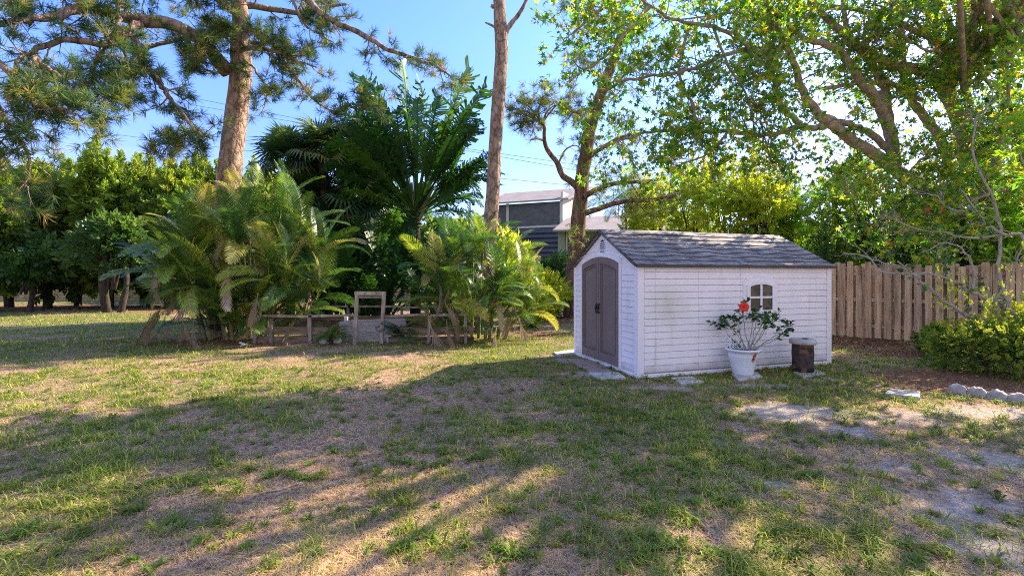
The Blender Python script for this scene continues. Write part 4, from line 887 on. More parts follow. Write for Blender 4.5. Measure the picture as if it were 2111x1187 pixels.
# ------------------------------------------------------------------ leafy trees and shrubs
SPR=[T_sprig(12,k,.34,.5,.5) for k in range(3)];SPRB=[T_sprig(8,9+k,.5,.55,.55) for k in range(2)]
def leafy(name,label,cat,base,crowns,n,sc,mat,seed,group=None,trunk=.12,spikes=0,lobes=7,stems=1,tmpl=None,bark='darkbark',fill=.45,rn=(0,1)):
    r=RS(seed);base=np.asarray(base,float);t=thing(name,label,cat,base,group=group);tmpl=tmpl or SPR
    g=Geo();tot=sum(c[3]*c[4]*c[5] for c in crowns)
    gt=Geo()
    for (cx,cy,cz,rx,ry,rz) in crowns:
        m=int(n*rx*ry*rz/tot);c=base+[cx,cy,cz]
        # lobes: sub-balls over the crown surface give an uneven outline with light and dark clumps
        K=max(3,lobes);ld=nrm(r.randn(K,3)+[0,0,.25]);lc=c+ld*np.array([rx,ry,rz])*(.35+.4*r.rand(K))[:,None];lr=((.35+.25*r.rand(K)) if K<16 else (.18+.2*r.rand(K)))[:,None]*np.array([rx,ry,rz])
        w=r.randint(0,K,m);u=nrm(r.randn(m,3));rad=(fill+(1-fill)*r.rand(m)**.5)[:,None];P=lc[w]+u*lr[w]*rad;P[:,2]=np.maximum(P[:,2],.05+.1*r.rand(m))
        D=nrm(u+.6*ld[w]+[0,0,.35]+.5*r.randn(m,3));rv=np.clip(rn[0]+(rn[1]-rn[0])*(.30*r.rand(m)+.35*r.rand(K)[w]+.35*np.clip((P[:,2]-c[2])/rz*.5+.5,0,1)),0,1)  # leaf colour lightens with height, putting sunlit tops into the crowns
        for q in range(len(tmpl)):
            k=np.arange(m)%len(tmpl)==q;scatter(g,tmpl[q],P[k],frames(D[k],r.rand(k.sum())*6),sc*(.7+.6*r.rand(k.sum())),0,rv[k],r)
        for _ in range(K):
            if trunk>0: pth=smooth_path([base+[r.randn()*.1,r.randn()*.1,cz*.35],(base+[0,0,cz*.6]+lc[_])/2,lc[_]],4)[0];tube(gt,pth,np.linspace(trunk*.4,trunk*.12,len(pth)),6,cap=False)
        for _ in range(spikes):
            a=r.rand()*2*math.pi;q=r.rand()**.5;b=c+np.array([rx*q*.8*math.cos(a),ry*q*.8*math.sin(a),rz*.75*math.sqrt(max(0,1-q*q*.7))]);h=.7+.9*r.rand();m2=26
            s=r.rand(m2);P=b+np.stack([.05*r.randn(m2),.05*r.randn(m2),s*h],1);az=r.rand(m2)*6.28;D=np.stack([np.cos(az)*(1.2-s),np.sin(az)*(1.2-s),.5+s],1);scatter(g,tmpl[0],P,frames(D,r.rand(m2)*6),sc*(.85-.35*s),0,np.clip(rn[0]+(rn[1]-rn[0])*(.5+.5*r.rand(m2)),0,1),r)
    g.build('crown',M[mat],t)
    if trunk>0:
        for k in range(stems):
            dx=r.randn()*.25*(stems>1);Q=smooth_path([base+[dx,0,-.03],base+[dx*1.3+.1*r.randn(),.1*r.randn(),crowns[0][2]*.45],base+[dx*1.6,0,crowns[0][2]*.95]],5)[0];tube(gt,Q,np.linspace(trunk,trunk*.45,len(Q)),8,rough=.2,rng=r,cap=False)
        gt.build('trunk',M[bark],t)
    return t
def bx(px,d,z=0): return ((px-CX)/F*d,d,z)
HG='tall hedge trees along the left back wall'
hz=[(-60,21.5,4.2,2.6,'hedge tree half cut off by the left edge of the photo'),(25,23.5,4.6,2.3,'tall hedge tree at the far left above the leaning trunk'),(95,24,4.4,2.0,'hedge tree left of the spired hedge tree'),(165,24.5,4.8,1.9,'hedge tree beside the pale base stones'),(228,24,5.4,1.9,'hedge tree with the tallest leafy spires against the sky'),(300,24.5,4.8,1.8,'hedge tree with spired tops behind the drooping pine branch'),
    (370,24.5,4.6,1.8,'hedge tree just left of the big pine, above the areca fronds'),(430,25.5,5.3,2.0,'yellowish hedge tree directly behind the big pine trunk'),(520,26,4.6,2.1,'hedge tree right behind the large areca palm')]
for k,(px,d,cz,rr,lab) in enumerate(hz):
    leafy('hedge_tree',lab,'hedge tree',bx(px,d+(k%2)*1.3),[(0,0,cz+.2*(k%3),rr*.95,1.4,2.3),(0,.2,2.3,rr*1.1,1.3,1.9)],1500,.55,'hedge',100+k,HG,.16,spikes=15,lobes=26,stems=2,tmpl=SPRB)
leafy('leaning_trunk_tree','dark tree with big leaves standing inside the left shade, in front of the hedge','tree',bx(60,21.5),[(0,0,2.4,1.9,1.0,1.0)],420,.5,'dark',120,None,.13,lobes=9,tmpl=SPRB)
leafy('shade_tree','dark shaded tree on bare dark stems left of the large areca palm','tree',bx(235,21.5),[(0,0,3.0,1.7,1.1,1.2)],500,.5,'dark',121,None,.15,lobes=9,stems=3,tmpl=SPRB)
# background greenery behind the centre
BG='background trees beyond the back wall'
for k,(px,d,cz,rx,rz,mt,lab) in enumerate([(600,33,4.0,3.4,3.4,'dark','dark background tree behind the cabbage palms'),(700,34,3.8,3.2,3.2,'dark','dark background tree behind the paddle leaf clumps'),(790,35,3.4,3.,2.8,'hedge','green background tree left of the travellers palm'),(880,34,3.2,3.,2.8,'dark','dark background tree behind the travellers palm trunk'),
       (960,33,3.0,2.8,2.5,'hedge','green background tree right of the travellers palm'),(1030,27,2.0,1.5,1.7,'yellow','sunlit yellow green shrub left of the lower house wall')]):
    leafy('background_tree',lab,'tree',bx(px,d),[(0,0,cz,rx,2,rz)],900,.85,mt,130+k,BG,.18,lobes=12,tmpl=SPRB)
leafy('croton_bush','yellow and orange leaved croton bush beside the shaded pine trunk','bush',bx(1138,17.5),[(0,0,.95,.75,.6,.9)],420,.30,'yellow',140,None,.04,lobes=7,rn=(.4,1))
leafy('low_bush','yellow green bush at the right foot of the second areca palm','bush',bx(1100,15),[(0,0,.9,.75,.6,.85)],420,.30,'yellow',141,None,.04,lobes=7,rn=(.1,.8))
leafy('low_bush','dark low shrub below the cream wall at the left of the gate',"bush",bx(665,24),[(0,0,.8,1.4,.8,.9)],300,.5,'dark',142,None,.04,lobes=7)
leafy('low_bush','dark bush between the croton and the shaded pine trunk','bush',bx(1150,21.5),[(0,0,1.3,1.2,.8,1.4)],360,.45,'dark',143,None,.05,lobes=8)
# greenery behind the right fence and shed
RG='trees and shrubs behind the shed and right fence'
for k,(px,d,cz,rx,ry,rz,mt,sc,n,lab) in enumerate([(1345,24,4.5,1.5,1.2,2.1,'yellow',.5,650,'sunlit yellow tree above the middle of the shed roof'),(1430,21,4.6,1.4,1.2,2.2,'yellow',.45,700,'sunlit yellow green tree behind the shed roof ridge'),
      (1500,19,4.3,1.4,1.2,2.4,'yellow',.42,800,'bright yellow tree with orange leaves behind the shed'),(1570,18,4.2,1.2,1.2,2.4,'yellow',.40,750,'tall yellow green tree over the far end of the shed roof'),(1640,18.5,3.5,1.4,1.2,1.9,'maple',.42,650,'mid green tree behind the far shed corner'),
      (1720,16.6,2.9,1.5,1.2,1.9,'hedge',.36,700,'dense green shrub above the left end of the fence'),(1680,15.2,1.9,1.1,.9,1.3,'dark',.32,520,'dark shrub right behind the far eave of the shed'),(1800,16,3.7,1.5,1.2,2.3,'maple',.38,650,'leafy shrub beneath the lowest maple limb'),
      (1880,14.8,2.6,1.4,1.1,1.6,'dark',.34,620,'dark shrub over the middle of the fence'),(1970,14.5,3.2,1.5,1.2,2.1,'maple',.36,700,'tall shrub wrapped round the foot of the maple'),(2060,14,3.4,1.6,1.2,2.4,'hedge',.36,700,'tall shrub filling the right edge above the fence'),(2150,13,4.6,1.9,1.2,3.4,'maple',.36,850,'tall leafy tree cut off by the right edge'),(1320,27,3.2,2.0,1.2,1.6,'dark',.5,400,'dark shrub in front of the low house roof')]):
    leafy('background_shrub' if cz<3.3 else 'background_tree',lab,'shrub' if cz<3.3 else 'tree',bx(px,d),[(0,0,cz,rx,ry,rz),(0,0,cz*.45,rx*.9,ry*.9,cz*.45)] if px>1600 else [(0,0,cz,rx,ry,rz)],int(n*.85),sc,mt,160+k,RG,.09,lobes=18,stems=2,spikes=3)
leafy('climbing_shrub','leafy shrub hiding the foot of the maple right behind the fence','shrub',bx(1990,11.75),[(0,0,3.0,1.0,.35,1.5)],620,.30,'maple',190,RG,.04,lobes=12)
leafy('climbing_shrub','reddish green shrub at the right edge, right behind the fence','shrub',bx(2090,11.2),[(0,0,2.9,1.0,.4,1.7)],600,.30,'maple',191,RG,.04,lobes=12)
leafy('added_dapple_tree','slender open leaved tree added out of view past the right edge to dapple the lawn','tree',(9.7,7.3,0),[(0,0,4.5,1.5,1.5,1.7)],330,.34,'maple',192,None,.06,lobes=15,stems=2,bark='greytwig',fill=.1)  # unseen tree, added to throw dappled shade on the right foreground
def feather(label,b,h,n,L,seed,rn=(.4,1)):
    r=RS(seed);b=np.asarray(b,float);t=thing('feather_palm',label,'palm',b,group='feather palms behind the right fence');top=b+[0,0,h];g=Geo();tube(g,[b,b+[.05,0,h/2],top],[.12,.1,.09],8);g.build('trunk',M['greybark'],t);g=Geo()
    for k in range(n):
        a=k*2.4+.3*r.randn();el=R(75-85*k/n);D=np.array([[math.cos(a)*math.cos(el),math.sin(a)*math.cos(el),math.sin(el)]]);scatter(g,FR[r.randint(2,5)],top[None],frames(D,np.array([r.randn()*.3])),L*(.8+.4*r.rand()),0,np.array([rn[0]+(rn[1]-rn[0])*r.rand()]),r)
    g.build('crown',M['palm'],t)
feather('feather palm whose fronds reach the sky gap below the lowest maple limb',bx(1720,18.2),4.7,18,1.9,201)
feather('feather palm with light fronds behind the far end of the shed roof',bx(1640,19.4),3.9,16,2.0,202)
feather('feather palm in the thicket above the fence centre',bx(1850,16.6),4.0,14,1.9,203)
feather('feather palm behind the shaded pine, over the low house roof',bx(1290,26),5.6,14,2.4,204,(.2,.7))
# lower right bush
leafy('flowering_bush','dense bush of small yellow green leaves behind the scalloped edging','bush',(8.6,7.9,0),[(0,0,.50,1.15,.8,.52),(.9,.2,.62,.9,.9,.58),(-.55,.45,.35,.6,.6,.42)],3300,.15,'bushleaf',220,None,.014,lobes=30,stems=3,spikes=4,rn=(-.15,1.0),bark='greytwig')
leafy('corner_bush','small green bush growing at the foot of the fence behind the bigger bush','bush',(9.15,9.8,0),[(0,0,.26,.6,.4,.30)],450,.17,'hedge',221,None,.02,lobes=9,stems=3)

# ------------------------------------------------------------------ pines
NEED=[T_needles(20,k,.016,70) for k in range(3)]
def side_twigs(gb,LP,LD,Q,rad,n,L,r,t0=.15,droop=-.05,sub=4,tufts=3,sl=.3,lateral=1.0,tip=True):
    Tn=nrm(np.gradient(Q,axis=0));m=len(Q)
    for k in range(n):
        i=min(m-2,int((t0+(1-t0)*r.rand()**.8)*(m-1)));rv=r.randn(3);rv=rv-Tn[i]*np.dot(rv,Tn[i]);d=nrm(Tn[i]*.6+nrm(rv)*lateral+[0,0,droop])
        P,_=grow(gb,Q[i],d,L*(.5+.8*r.rand()),max(.006,min(.022,rad[i]*.45)),r,.45,6,droop*.4,5)
        P,_=smooth_path(P,2)
        for q in range(sub):
            j=r.randint(len(P)//3,len(P));rv=r.randn(3);dd=nrm(nrm(P[min(j,len(P)-1)]-P[j-2])*.6+rv*.55+[0,0,.25]);S,_=grow(gb,P[j-1],dd,sl*(.5+.8*r.rand()),.006,r,.5,4,.05,4)
            for u in range(tufts): LP.append(S[-1-u%3]);LD.append(nrm(S[-1]-S[-2])+.45*r.randn(3)+[0,0,.15])
        LP.append(P[-1]);LD.append(nrm(P[-1]-P[-2]))
    if tip: LP.append(Q[-1]);LD.append(Tn[-1])
def limb(pts,ds,rads,n=5):
    P=[at(px,py,d) for (px,py),d in zip(pts,ds)];return smooth_path(P,n,rads)
def lin(a,b,n): return list(np.linspace(a,b,n))
def big_pine():
    r=RS(301);D=13.0;b=at(455,0,D);b=np.array([b[0],D,0]);t=thing('pine_tree','big spreading pine with a thick flaky trunk, left of centre','pine tree',b)
    pts=[(457,705),(461,560),(468,430),(472,365),(486,250),(497,150),(496,100),(497,40),(490,-20),(486,-150),(495,-330),(500,-520)]
    P=[at(x,y,D) for x,y in pts];P[0][2]=-.05;Q,rd=smooth_path(P,5,[.38,.33,.32,.31,.285,.275,.265,.22,.20,.17,.13,.06])
    g=Geo();tube(g,Q,rd,16,rough=.10,rng=r);g.build('trunk',M['pinebark'],t)
    L=[([(470,150),(445,120),(415,86),(365,56),(299,43),(232,30),(186,17),(149,23),(100,37),(40,42),(-60,60)],lin(13,9,11),lin(.20,.05,11),12,.9),
       ([(290,50),(265,63),(235,88),(212,93),(149,83),(93,96),(60,110),(40,126),(20,172)],lin(11.3,9.2,9),lin(.10,.03,9),12,.8),
       ([(275,80),(299,133),(332,173),(352,206),(382,242),(402,272),(425,282)],lin(11.3,11.0,7),lin(.085,.02,7),13,.6),
       ([(70,115),(90,135),(126,159),(159,192),(199,206),(214,216)],lin(9.6,9.3,6),lin(.05,.012,6),9,.55),
       ([(70,118),(88,160),(93,199),(91,216)],lin(9.5,9.3,4),lin(.045,.02,4),8,.5),
       ([(-20,110),(33,166),(53,196),(83,219),(133,226),(173,246)],lin(8.9,9.0,6),lin(.06,.015,6),12,.6),
       ([(-40,140),(0,230),(30,270),(60,330),(50,390)],lin(8.6,8.8,5),lin(.06,.015,5),14,.7),
       ([(247,-30),(243,30),(250,80),(262,140),(255,170)],lin(10.6,10.8,5),lin(.06,.02,5),14,.55),
       ([(200,-60),(150,-20),(80,-30),(10,-10)],lin(10.6,9.5,4),lin(.08,.03,4),14,.8),
       ([(488,0),(440,-20),(380,-30),(320,-30),(250,-60)],lin(13,11,5),lin(.12,.04,5),14,.9),
       ([(500,60),(518,62),(544,76),(564,96),(594,139),(621,173),(640,199),(662,218)],lin(12.9,12.2,8),lin(.085,.02,8),13,.6),
       ([(498,100),(530,100),(560,105),(600,120),(650,140)],lin(12.9,12.0,5),lin(.07,.02,5),16,.7),
       ([(488,-70),(560,-40),(630,0),(664,30),(700,50),(760,78),(800,102),(860,124),(900,138),(932,162)],lin(13,11.6,10),lin(.12,.02,10),16,.6),
       ([(540,-60),(600,0),(625,45),(650,68),(692,92)],lin(12.8,12.2,5),lin(.05,.012,5),6,.5),
       ([(500,120),(530,150),(550,190),(540,230)],lin(12.9,12.5,4),lin(.04,.012,4),8,.5),
       ([(468,145),(440,150),(410,135),(380,120)],lin(12.9,12.2,4),lin(.04,.012,4),9,.5),
       ([(497,40),(470,15),(440,-5),(400,-30)],lin(12.9,12.2,4),lin(.10,.05,4),8,.6),
       ([(495,60),(470,60),(440,70),(420,95),(430,120)],lin(12.8,11.8,5),lin(.04,.012,5),16,.55),
       ([(240,60),(210,110),(190,150),(210,180),(235,215)],lin(10.9,10.4,5),lin(.04,.01,5),12,.5),
       ([(402,272),(370,285),(340,310),(330,330)],lin(11.0,10.9,4),lin(.02,.01,4),9,.45),
       ([(660,216),(690,230),(740,220),(780,225)],lin(12.2,12.2,4),lin(.02,.01,4),9,.5)]
    LP=[];LD=[]
    for pts,ds,rads,n,tl in L:
        Q,rd=limb(pts,ds,rads);g=Geo();Q=Q+np.vstack([np.zeros((1,3)),r.randn(len(Q)-1,3)*.015]);tube(g,Q,rd,10,rough=.12,rng=r,cap=False)
        side_twigs(g,LP,LD,Q,rd,int(n*1.35),tl,r,sub=4,tufts=3,sl=.28);g.build('branch',M['greybark'],t)
    # upper limbs above the frame
    for k in range(8):
        a=r.rand()*6.28;z=8.5+.8*k;c=at(490,0,D);st=np.array([c[0],D,z]);g=Geo();Q,_=grow(g,st,(math.cos(a),math.sin(a),.25),3.2-.2*k,.10,r,.3,8,.0,6);side_twigs(g,LP,LD,Q,np.linspace(.1,.03,len(Q)),12,.9,r,sub=4,tufts=3);g.build('branch',M['greybark'],t)
    LP=np.array(LP);LD=np.array(LD);g=Geo();n=len(LP)
    for q in range(3):
        k=np.arange(n)%3==q;scatter(g,NEED[q],LP[k],frames(LD[k],r.rand(k.sum())*6),.20+.10*r.rand(k.sum()),0,np.clip(r.rand(k.sum())**1.0,0,1),r)
    g.build('needles',M['pine_needle'],t);print('big pine tufts',n)
big_pine()
def bare_pine():
    r=RS(310);D=14.2;x=at(1000,0,D)[0];t=thing('bare_pine','tall bare pine trunk with broken stubs behind the second areca palm','pine trunk',(x,D,0))
    pts=[(997,685),(1003,560),(1010,470),(1016,400),(1021,300),(1028,200),(1034,110),(1032,60),(1029,0),(1026,-120),(1030,-260)];P=[at(a,b_,D) for a,b_ in pts];P[0][2]=-.05
    Q,rd=smooth_path(P,6,[.28,.245,.225,.215,.20,.205,.20,.20,.185,.16,.10]);g=Geo();tube(g,Q,rd,14,rough=.10,rng=r);g.build('trunk',M['pinebark'],t)
    for pts,a,b_ in [([(1038,78),(1052,52),(1068,32),(1080,12),(1090,-12)],.085,.045),([(1030,68),(1027,40),(1022,18),(1012,12)],.10,.05),([(1030,62),(1012,52),(1000,47)],.05,.02),([(1016,18),(1013,10)],.03,.01),([(1040,150),(1046,150)],.015,.008),([(1028,250),(1045,240)],.015,.004),([(1026,180),(1014,170)],.015,.004),([(1040,185),(1053,178)],.012,.003)]:
        P=[at(q[0],q[1],D-.02*i) for i,q in enumerate(pts)];Q,rd=smooth_path(P,4,lin(a,b_,len(P)));g=Geo();tube(g,Q,rd,8,rough=.2,rng=r);g.build('stub',M['greybark'],t)
bare_pine()
def shaded_pine():
    r=RS(320);D=19.0;x=at(1182,0,D)[0];t=thing('shaded_pine','crooked red barked pine rising just left behind the shed','pine tree',(x,D,0))
    pts=[(1184,655),(1182,600),(1188,520),(1193,450),(1198,400),(1202,350),(1208,320),(1216,267),(1230,222),(1247,172),(1266,120),(1280,72),(1269,33),(1256,-10),(1250,-120)];ds=lin(19,16.5,15);P=[at(a,b_,d) for (a,b_),d in zip(pts,ds)];P[0][2]=-.05
    Q,rd=smooth_path(P,5,[.46,.36,.32,.30,.28,.27,.26,.25,.23,.20,.17,.14,.12,.10,.07]);g=Geo();tube(g,Q,rd,14,rough=.12,rng=r);g.build('trunk',M['redbark'],t);LP=[];LD=[]
    for pts,d0,a,b_,n,tl in [([(1195,390),(1178,375),(1160,362),(1148,335),(1128,308),(1122,285),(1122,262),(1112,250)],18.2,.15,.05,0,.5),([(1122,290),(1108,286),(1095,288)],18.2,.06,.03,0,.3),([(1122,262),(1105,245),(1085,230),(1068,235)],18.2,.05,.015,8,.9),([(1120,255),(1125,235),(1140,220),(1165,215)],18.2,.05,.015,7,1.0),([(1115,250),(1095,225),(1078,208)],18.2,.04,.015,7,1.0),([(1120,250),(1140,225),(1160,205),(1180,198)],18.2,.04,.015,7,1.0),([(1118,250),(1090,240),(1065,225),(1052,222)],18.2,.04,.015,10,.6),([(1115,255),(1110,230),(1115,210),(1120,200)],18.1,.05,.015,7,1.0),
        ([(1150,340),(1165,310),(1185,300),(1198,308)],18.2,.04,.015,5,.5),([(1060,270),(1075,262),(1090,250),(1112,250)],18.2,.02,.03,9,.5),([(1212,325),(1230,312),(1250,300),(1275,285),(1300,278)],17.8,.11,.05,6,.5),([(1205,405),(1228,392),(1260,380),(1300,376),(1345,372)],18,.12,.05,8,.7),([(1205,440),(1235,430),(1265,420),(1300,414),(1345,412),(1400,400)],18,.12,.06,16,.7),
        ([(1230,222),(1210,225),(1185,232),(1165,225)],17.4,.06,.02,9,.6),([(1250,165),(1225,150),(1195,140),(1170,110)],17,.05,.015,9,.6),([(1300,376),(1315,400),(1330,420)],18,.04,.015,6,.5),([(1262,20),(1240,-10),(1200,0),(1165,20)],16.8,.05,.015,14,.6),([(1270,90),(1300,60),(1330,50)],16.8,.06,.02,7,.6),([(1240,190),(1262,180),(1290,150),(1300,120)],17,.07,.02,8,.6)]:
        ds=lin(d0,d0-.6,len(pts));Q,rd=limb(pts,ds,lin(a,b_,len(pts)));g=Geo();tube(g,Q,rd,8,rough=.15,rng=r,cap=False);side_twigs(g,LP,LD,Q,rd,n,tl,r,sub=3,tufts=2,sl=.3);g.build('branch',M['redbark'] if a>.1 else M['greybark'],t)
    # twigs and dead wisps along the bottom of the low branches and lower trunk
    g=Geo()
    for k in range(26):
        p=at(1300+r.rand()*70,410+r.rand()*40,18+r.randn()*.3);grow(g,p,r.randn(3),.5,.012,r,.9,5,0,4)
    g.build('dead_twigs',M['darkbark'],t)
    LP=np.array(LP);LD=np.array(LD);g=Geo();n=len(LP)
    for q in range(3):
        k=np.arange(n)%3==q;scatter(g,NEED[q],LP[k],frames(LD[k],r.rand(k.sum())*6),.26+.12*r.rand(k.sum()),0,np.clip(.5+.5*r.rand(k.sum()),0,.93),r)
    g.build('needles',M['pine_needle'],t)
    g=Geo();m=45;s=r.rand(m);py=280+270*s;P=np.array([at(np.interp(y_,[267,320,400,450,520,600],[1216,1208,1198,1193,1188,1182])+14*r.randn(),y_,17.7) for y_ in py]);scatter(g,NEED[0],P,frames(r.randn(m,3)*[1,1,.5]+[0,0,-.5],r.rand(m)*6),.2+.2*r.rand(m),0,.5+.45*r.rand(m),r);g.build('clinging_vine',M['pine_needle'],t)
shaded_pine()

# ------------------------------------------------------------------ big maple-leaved tree on the right
def maple():
    r=RS(401);b=np.array([11.6,12.3,0]);t=thing('maple_tree','large many limbed tree with star shaped leaves spreading in from the right','tree',b)
    LL=[([(2010,450),(1960,405),(1900,385),(1833,339),(1761,290),(1720,262),(1688,238),(1655,190),(1640,140),(1616,81),(1587,26),(1570,-60)],[12,11.9,11.7,11.3,10.9,10.6,10.4,10.2,10,9.8,9.6,9.3],[.28,.27,.25,.22,.19,.17,.14,.12,.10,.085,.07,.04],22),
        ([(1700,262),(1675,265),(1645,261),(1587,278),(1500,272),(1400,268),(1330,275),(1280,290),(1235,305)],lin(10.5,9.0,9),lin(.11,.02,9),42),
        ([(1650,255),(1625,235),(1605,210),(1596,170),(1592,140),(1580,110),(1553,104),(1508,72),(1470,55),(1397,42),(1341,14),(1290,-30)],lin(10.3,8.4,12),lin(.10,.035,12),40),
        ([(1592,150),(1593,90),(1585,30),(1580,-40)],lin(9.9,9.4,4),lin(.06,.03,4),12),
        ([(1850,340),(1835,315),(1800,280),(1765,262),(1725,250),(1692,236)],lin(11.5,10.5,6),lin(.13,.10,6),4),
        ([(1845,345),(1836,275),(1820,235),(1804,203),(1775,170),(1761,145),(1732,107),(1703,93),(1662,81),(1620,50),(1580,20)],lin(11.5,9.5,11),lin(.22,.05,11),24),
        ([(1836,275),(1826,220),(1819,174),(1803,140),(1790,122),(1761,90),(1745,60),(1740,20),(1735,-60)],lin(11.5,10.6,9),lin(.20,.06,9),20),
        ([(2000,330),(1970,230),(1935,165),(1900,145),(1862,139),(1830,128),(1804,116),(1765,90),(1720,52),(1685,17),(1650,-40)],lin(11.9,9.8,11),lin(.27,.07,11),26),
        ([(1960,330),(1930,275),(1906,240),(1885,215),(1871,188),(1862,139),(1859,58),(1858,0),(1850,-120)],lin(11.7,11.4,9),lin(.18,.07,9),18),
        ([(2010,450),(1985,330),(1960,200),(1935,100),(1925,0),(1920,-140)],lin(12,11.5,6),lin(.17,.08,6),34),
        ([(2020,450),(2005,300),(1990,150),(1985,0),(1990,-150)],lin(12,11.9,5),lin(.15,.08,5),34),
        ([(2030,450),(2060,300),(2070,150),(2062,0),(2060,-150)],lin(12,12,5),lin(.20,.11,5),34),
        ([(1700,182),(1735,178),(1765,172),(1800,172),(1830,170),(1860,185),(1900,205)],lin(10.4,11.4,7),lin(.05,.06,7),8),
        ([(1553,104),(1500,110),(1450,135),(1400,150),(1350,155),(1300,165),(1260,170)],lin(9.4,8.2,7),lin(.05,.02,7),24),
        ([(1420,60),(1400,150),(1425,210),(1440,268)],lin(8.8,9.2,4),lin(.03,.03,4),8),
        ([(1341,14),(1300,60),(1255,110),(1200,150),(1170,170)],lin(8.5,7.9,5),lin(.04,.012,5),10),
        ([(1300,0),(1240,20),(1190,60),(1165,80)],lin(8.5,7.9,4),lin(.04,.012,4),8),
        ([(1250,-40),(1220,10),(1215,60)],lin(8.2,8.2,3),lin(.03,.012,3),7),
        ([(1500,272),(1470,310),(1430,330),(1380,350)],lin(9.7,9.3,4),lin(.03,.012,4),20),
        ([(1587,278),(1600,320),(1612,360)],lin(9.9,9.7,3),lin(.025,.012,3),10),
        ([(1470,55),(1500,130),(1540,200),(1560,260)],lin(9,9.5,4),lin(.03,.015,4),20),
        ([(1833,339),(1800,350),(1770,375),(1745,410)],lin(11,9.8,4),lin(.03,.012,4),16),([(1900,385),(1870,410),(1830,440),(1790,460)],lin(11.2,9.8,4),lin(.03,.012,4),20),([(1960,405),(1940,440),(1900,470),(1860,490)],lin(11.4,10.2,4),lin(.03,.012,4),20),([(2060,200),(2080,240),(2100,300),(2120,380)],lin(11,10.5,4),lin(.05,.02,4),26),
        ([(1990,250),(1960,300),(1900,330),(1860,370)],lin(11,10.3,4),lin(.04,.02,4),16),
        ([(2060,60),(2090,40),(2120,60)],lin(11,10.5,3),lin(.04,.02,3),16),([(1990,200),(1960,120),(1900,100),(1850,60)],lin(11,9.8,4),lin(.04,.02,4),30),([(2050,300),(2000,280),(1960,330),(1930,380)],lin(11,10.2,4),lin(.04,.02,4),34),([(2060,200),(2020,140),(1990,60),(1960,0)],lin(10.8,10,4),lin(.04,.02,4),30),([(2100,300),(2080,200),(2090,100),(2060,40)],lin(10.3,9.6,4),lin(.04,.02,4),30),([(2100,380),(2040,400),(1990,420),(1930,440)],lin(10.8,10.0,4),lin(.04,.015,4),30),
        ([(1940,100),(1900,60),(1870,30),(1800,10)],lin(11,10,4),lin(.05,.02,4),22)]
    LP=[];LD=[];trunkP=[];TL=[]
    g=Geo();Q,rd=smooth_path([b+[0,0,-.05],b+[-.1,-.1,1.4],at(2010,450,12),at(2010,400,12)],5,[.36,.29,.27,.22]);tube(g,Q,rd,16,rough=.1,rng=r);g.build('trunk',M['maplebark'],t)
    def leafs(P,S,n,s=.16):
        for _ in range(n): LP.append(P+s*r.randn(3)*[1,1,.8]);LD.append(r.randn(3)*.8+nrm(S)*.7+[0,0,-.15])
    def twigs(g,Q,rd,n,L=.75,t0=.2,nl=6):
        Tn=nrm(np.gradient(Q,axis=0));m=len(Q)
        for k in range(n):
            i=min(m-2,int((t0+(1-t0)*r.rand())*(m-1)));rv=r.randn(3);rv-=Tn[i]*np.dot(rv,Tn[i]);P,d=grow(g,Q[i],Tn[i]*.5+nrm(rv),L*(.5+.9*r.rand()),max(.006,min(.018,rd[i]*.35)),r,.5,6,.05,5)
            for j in (2,3,4,5,6):
                S,dd=grow(g,P[j],d+r.randn(3)*.9,.18+.30*r.rand(),.0045,r,.5,3,.03,4);leafs(S[-1],dd,nl,.055)
                if j>3: leafs(S[-2],dd,2,.04)
    for pts,ds,rads,n in LL:
        Q,rd=limb(pts,ds,rads);rd=rd*(.66 if rd[0]>.09 else .9);Q=Q+np.vstack([np.zeros((1,3)),r.randn(len(Q)-1,3)*.014]);g=Geo();tube(g,Q,rd,10,rough=.08,rng=r,cap=False);twigs(g,Q,rd,int(n*(1.25 if pts[0][0]<1900 else 1.0)));g.build('branch',M['maplebark'],t)
    # crown above the frame: unseen limbs with leaf clusters placed to shade the lawn
    for k,(x,y,z,L_) in enumerate(HIGH):
        st=np.array([10.5,10.8,6.5])+r.randn(3)*.4;en=np.array([x,y,z]);g=Geo();Q,rd=smooth_path([st,(st*.55+en*.45)+[0,0,.8],en],8,[.05,.04,.015]);tube(g,Q,rd,8,cap=False);twigs(g,Q,rd,L_,.55,.72,8);g.build('branch',M['maplebark'],t)
    LP=np.array(LP);LD=np.array(LD);n=len(LP);g=Geo();scatter(g,T_star(),LP,frames(LD,r.rand(n)*6.28),.10+.07*r.rand(n),0,None,r);g.build('leaves',M['maple'],t);print('maple leaves',n)
_h=RS(77);HIGH=[]
while len(HIGH)<26:
    q=np.array([_h.uniform(2.5,16),_h.uniform(2.2,13)]);z=6.0+.26*q[0]+_h.rand()*2.0
    if (q[0]<10 and z<7.4 and q[1]>z) or any(np.hypot(q[0]-o[0],q[1]-o[1])<1.6 for o in HIGH): continue
    HIGH.append((q[0],q[1],z,int(9+12*_h.rand())))
HIGH+=[(12.2,6.4,6.4,16),(14.5,8.5,7.6,18),(13.6,10.2,8.6,18),(15.5,10.4,8.2,18),(11.6,7.9,8.2,16),(16.2,8.2,9.0,16),(13.3,6.6,8.4,14),(12.6,9.6,6.9,14)]  # clusters added out of view to shade the right foreground
maple()

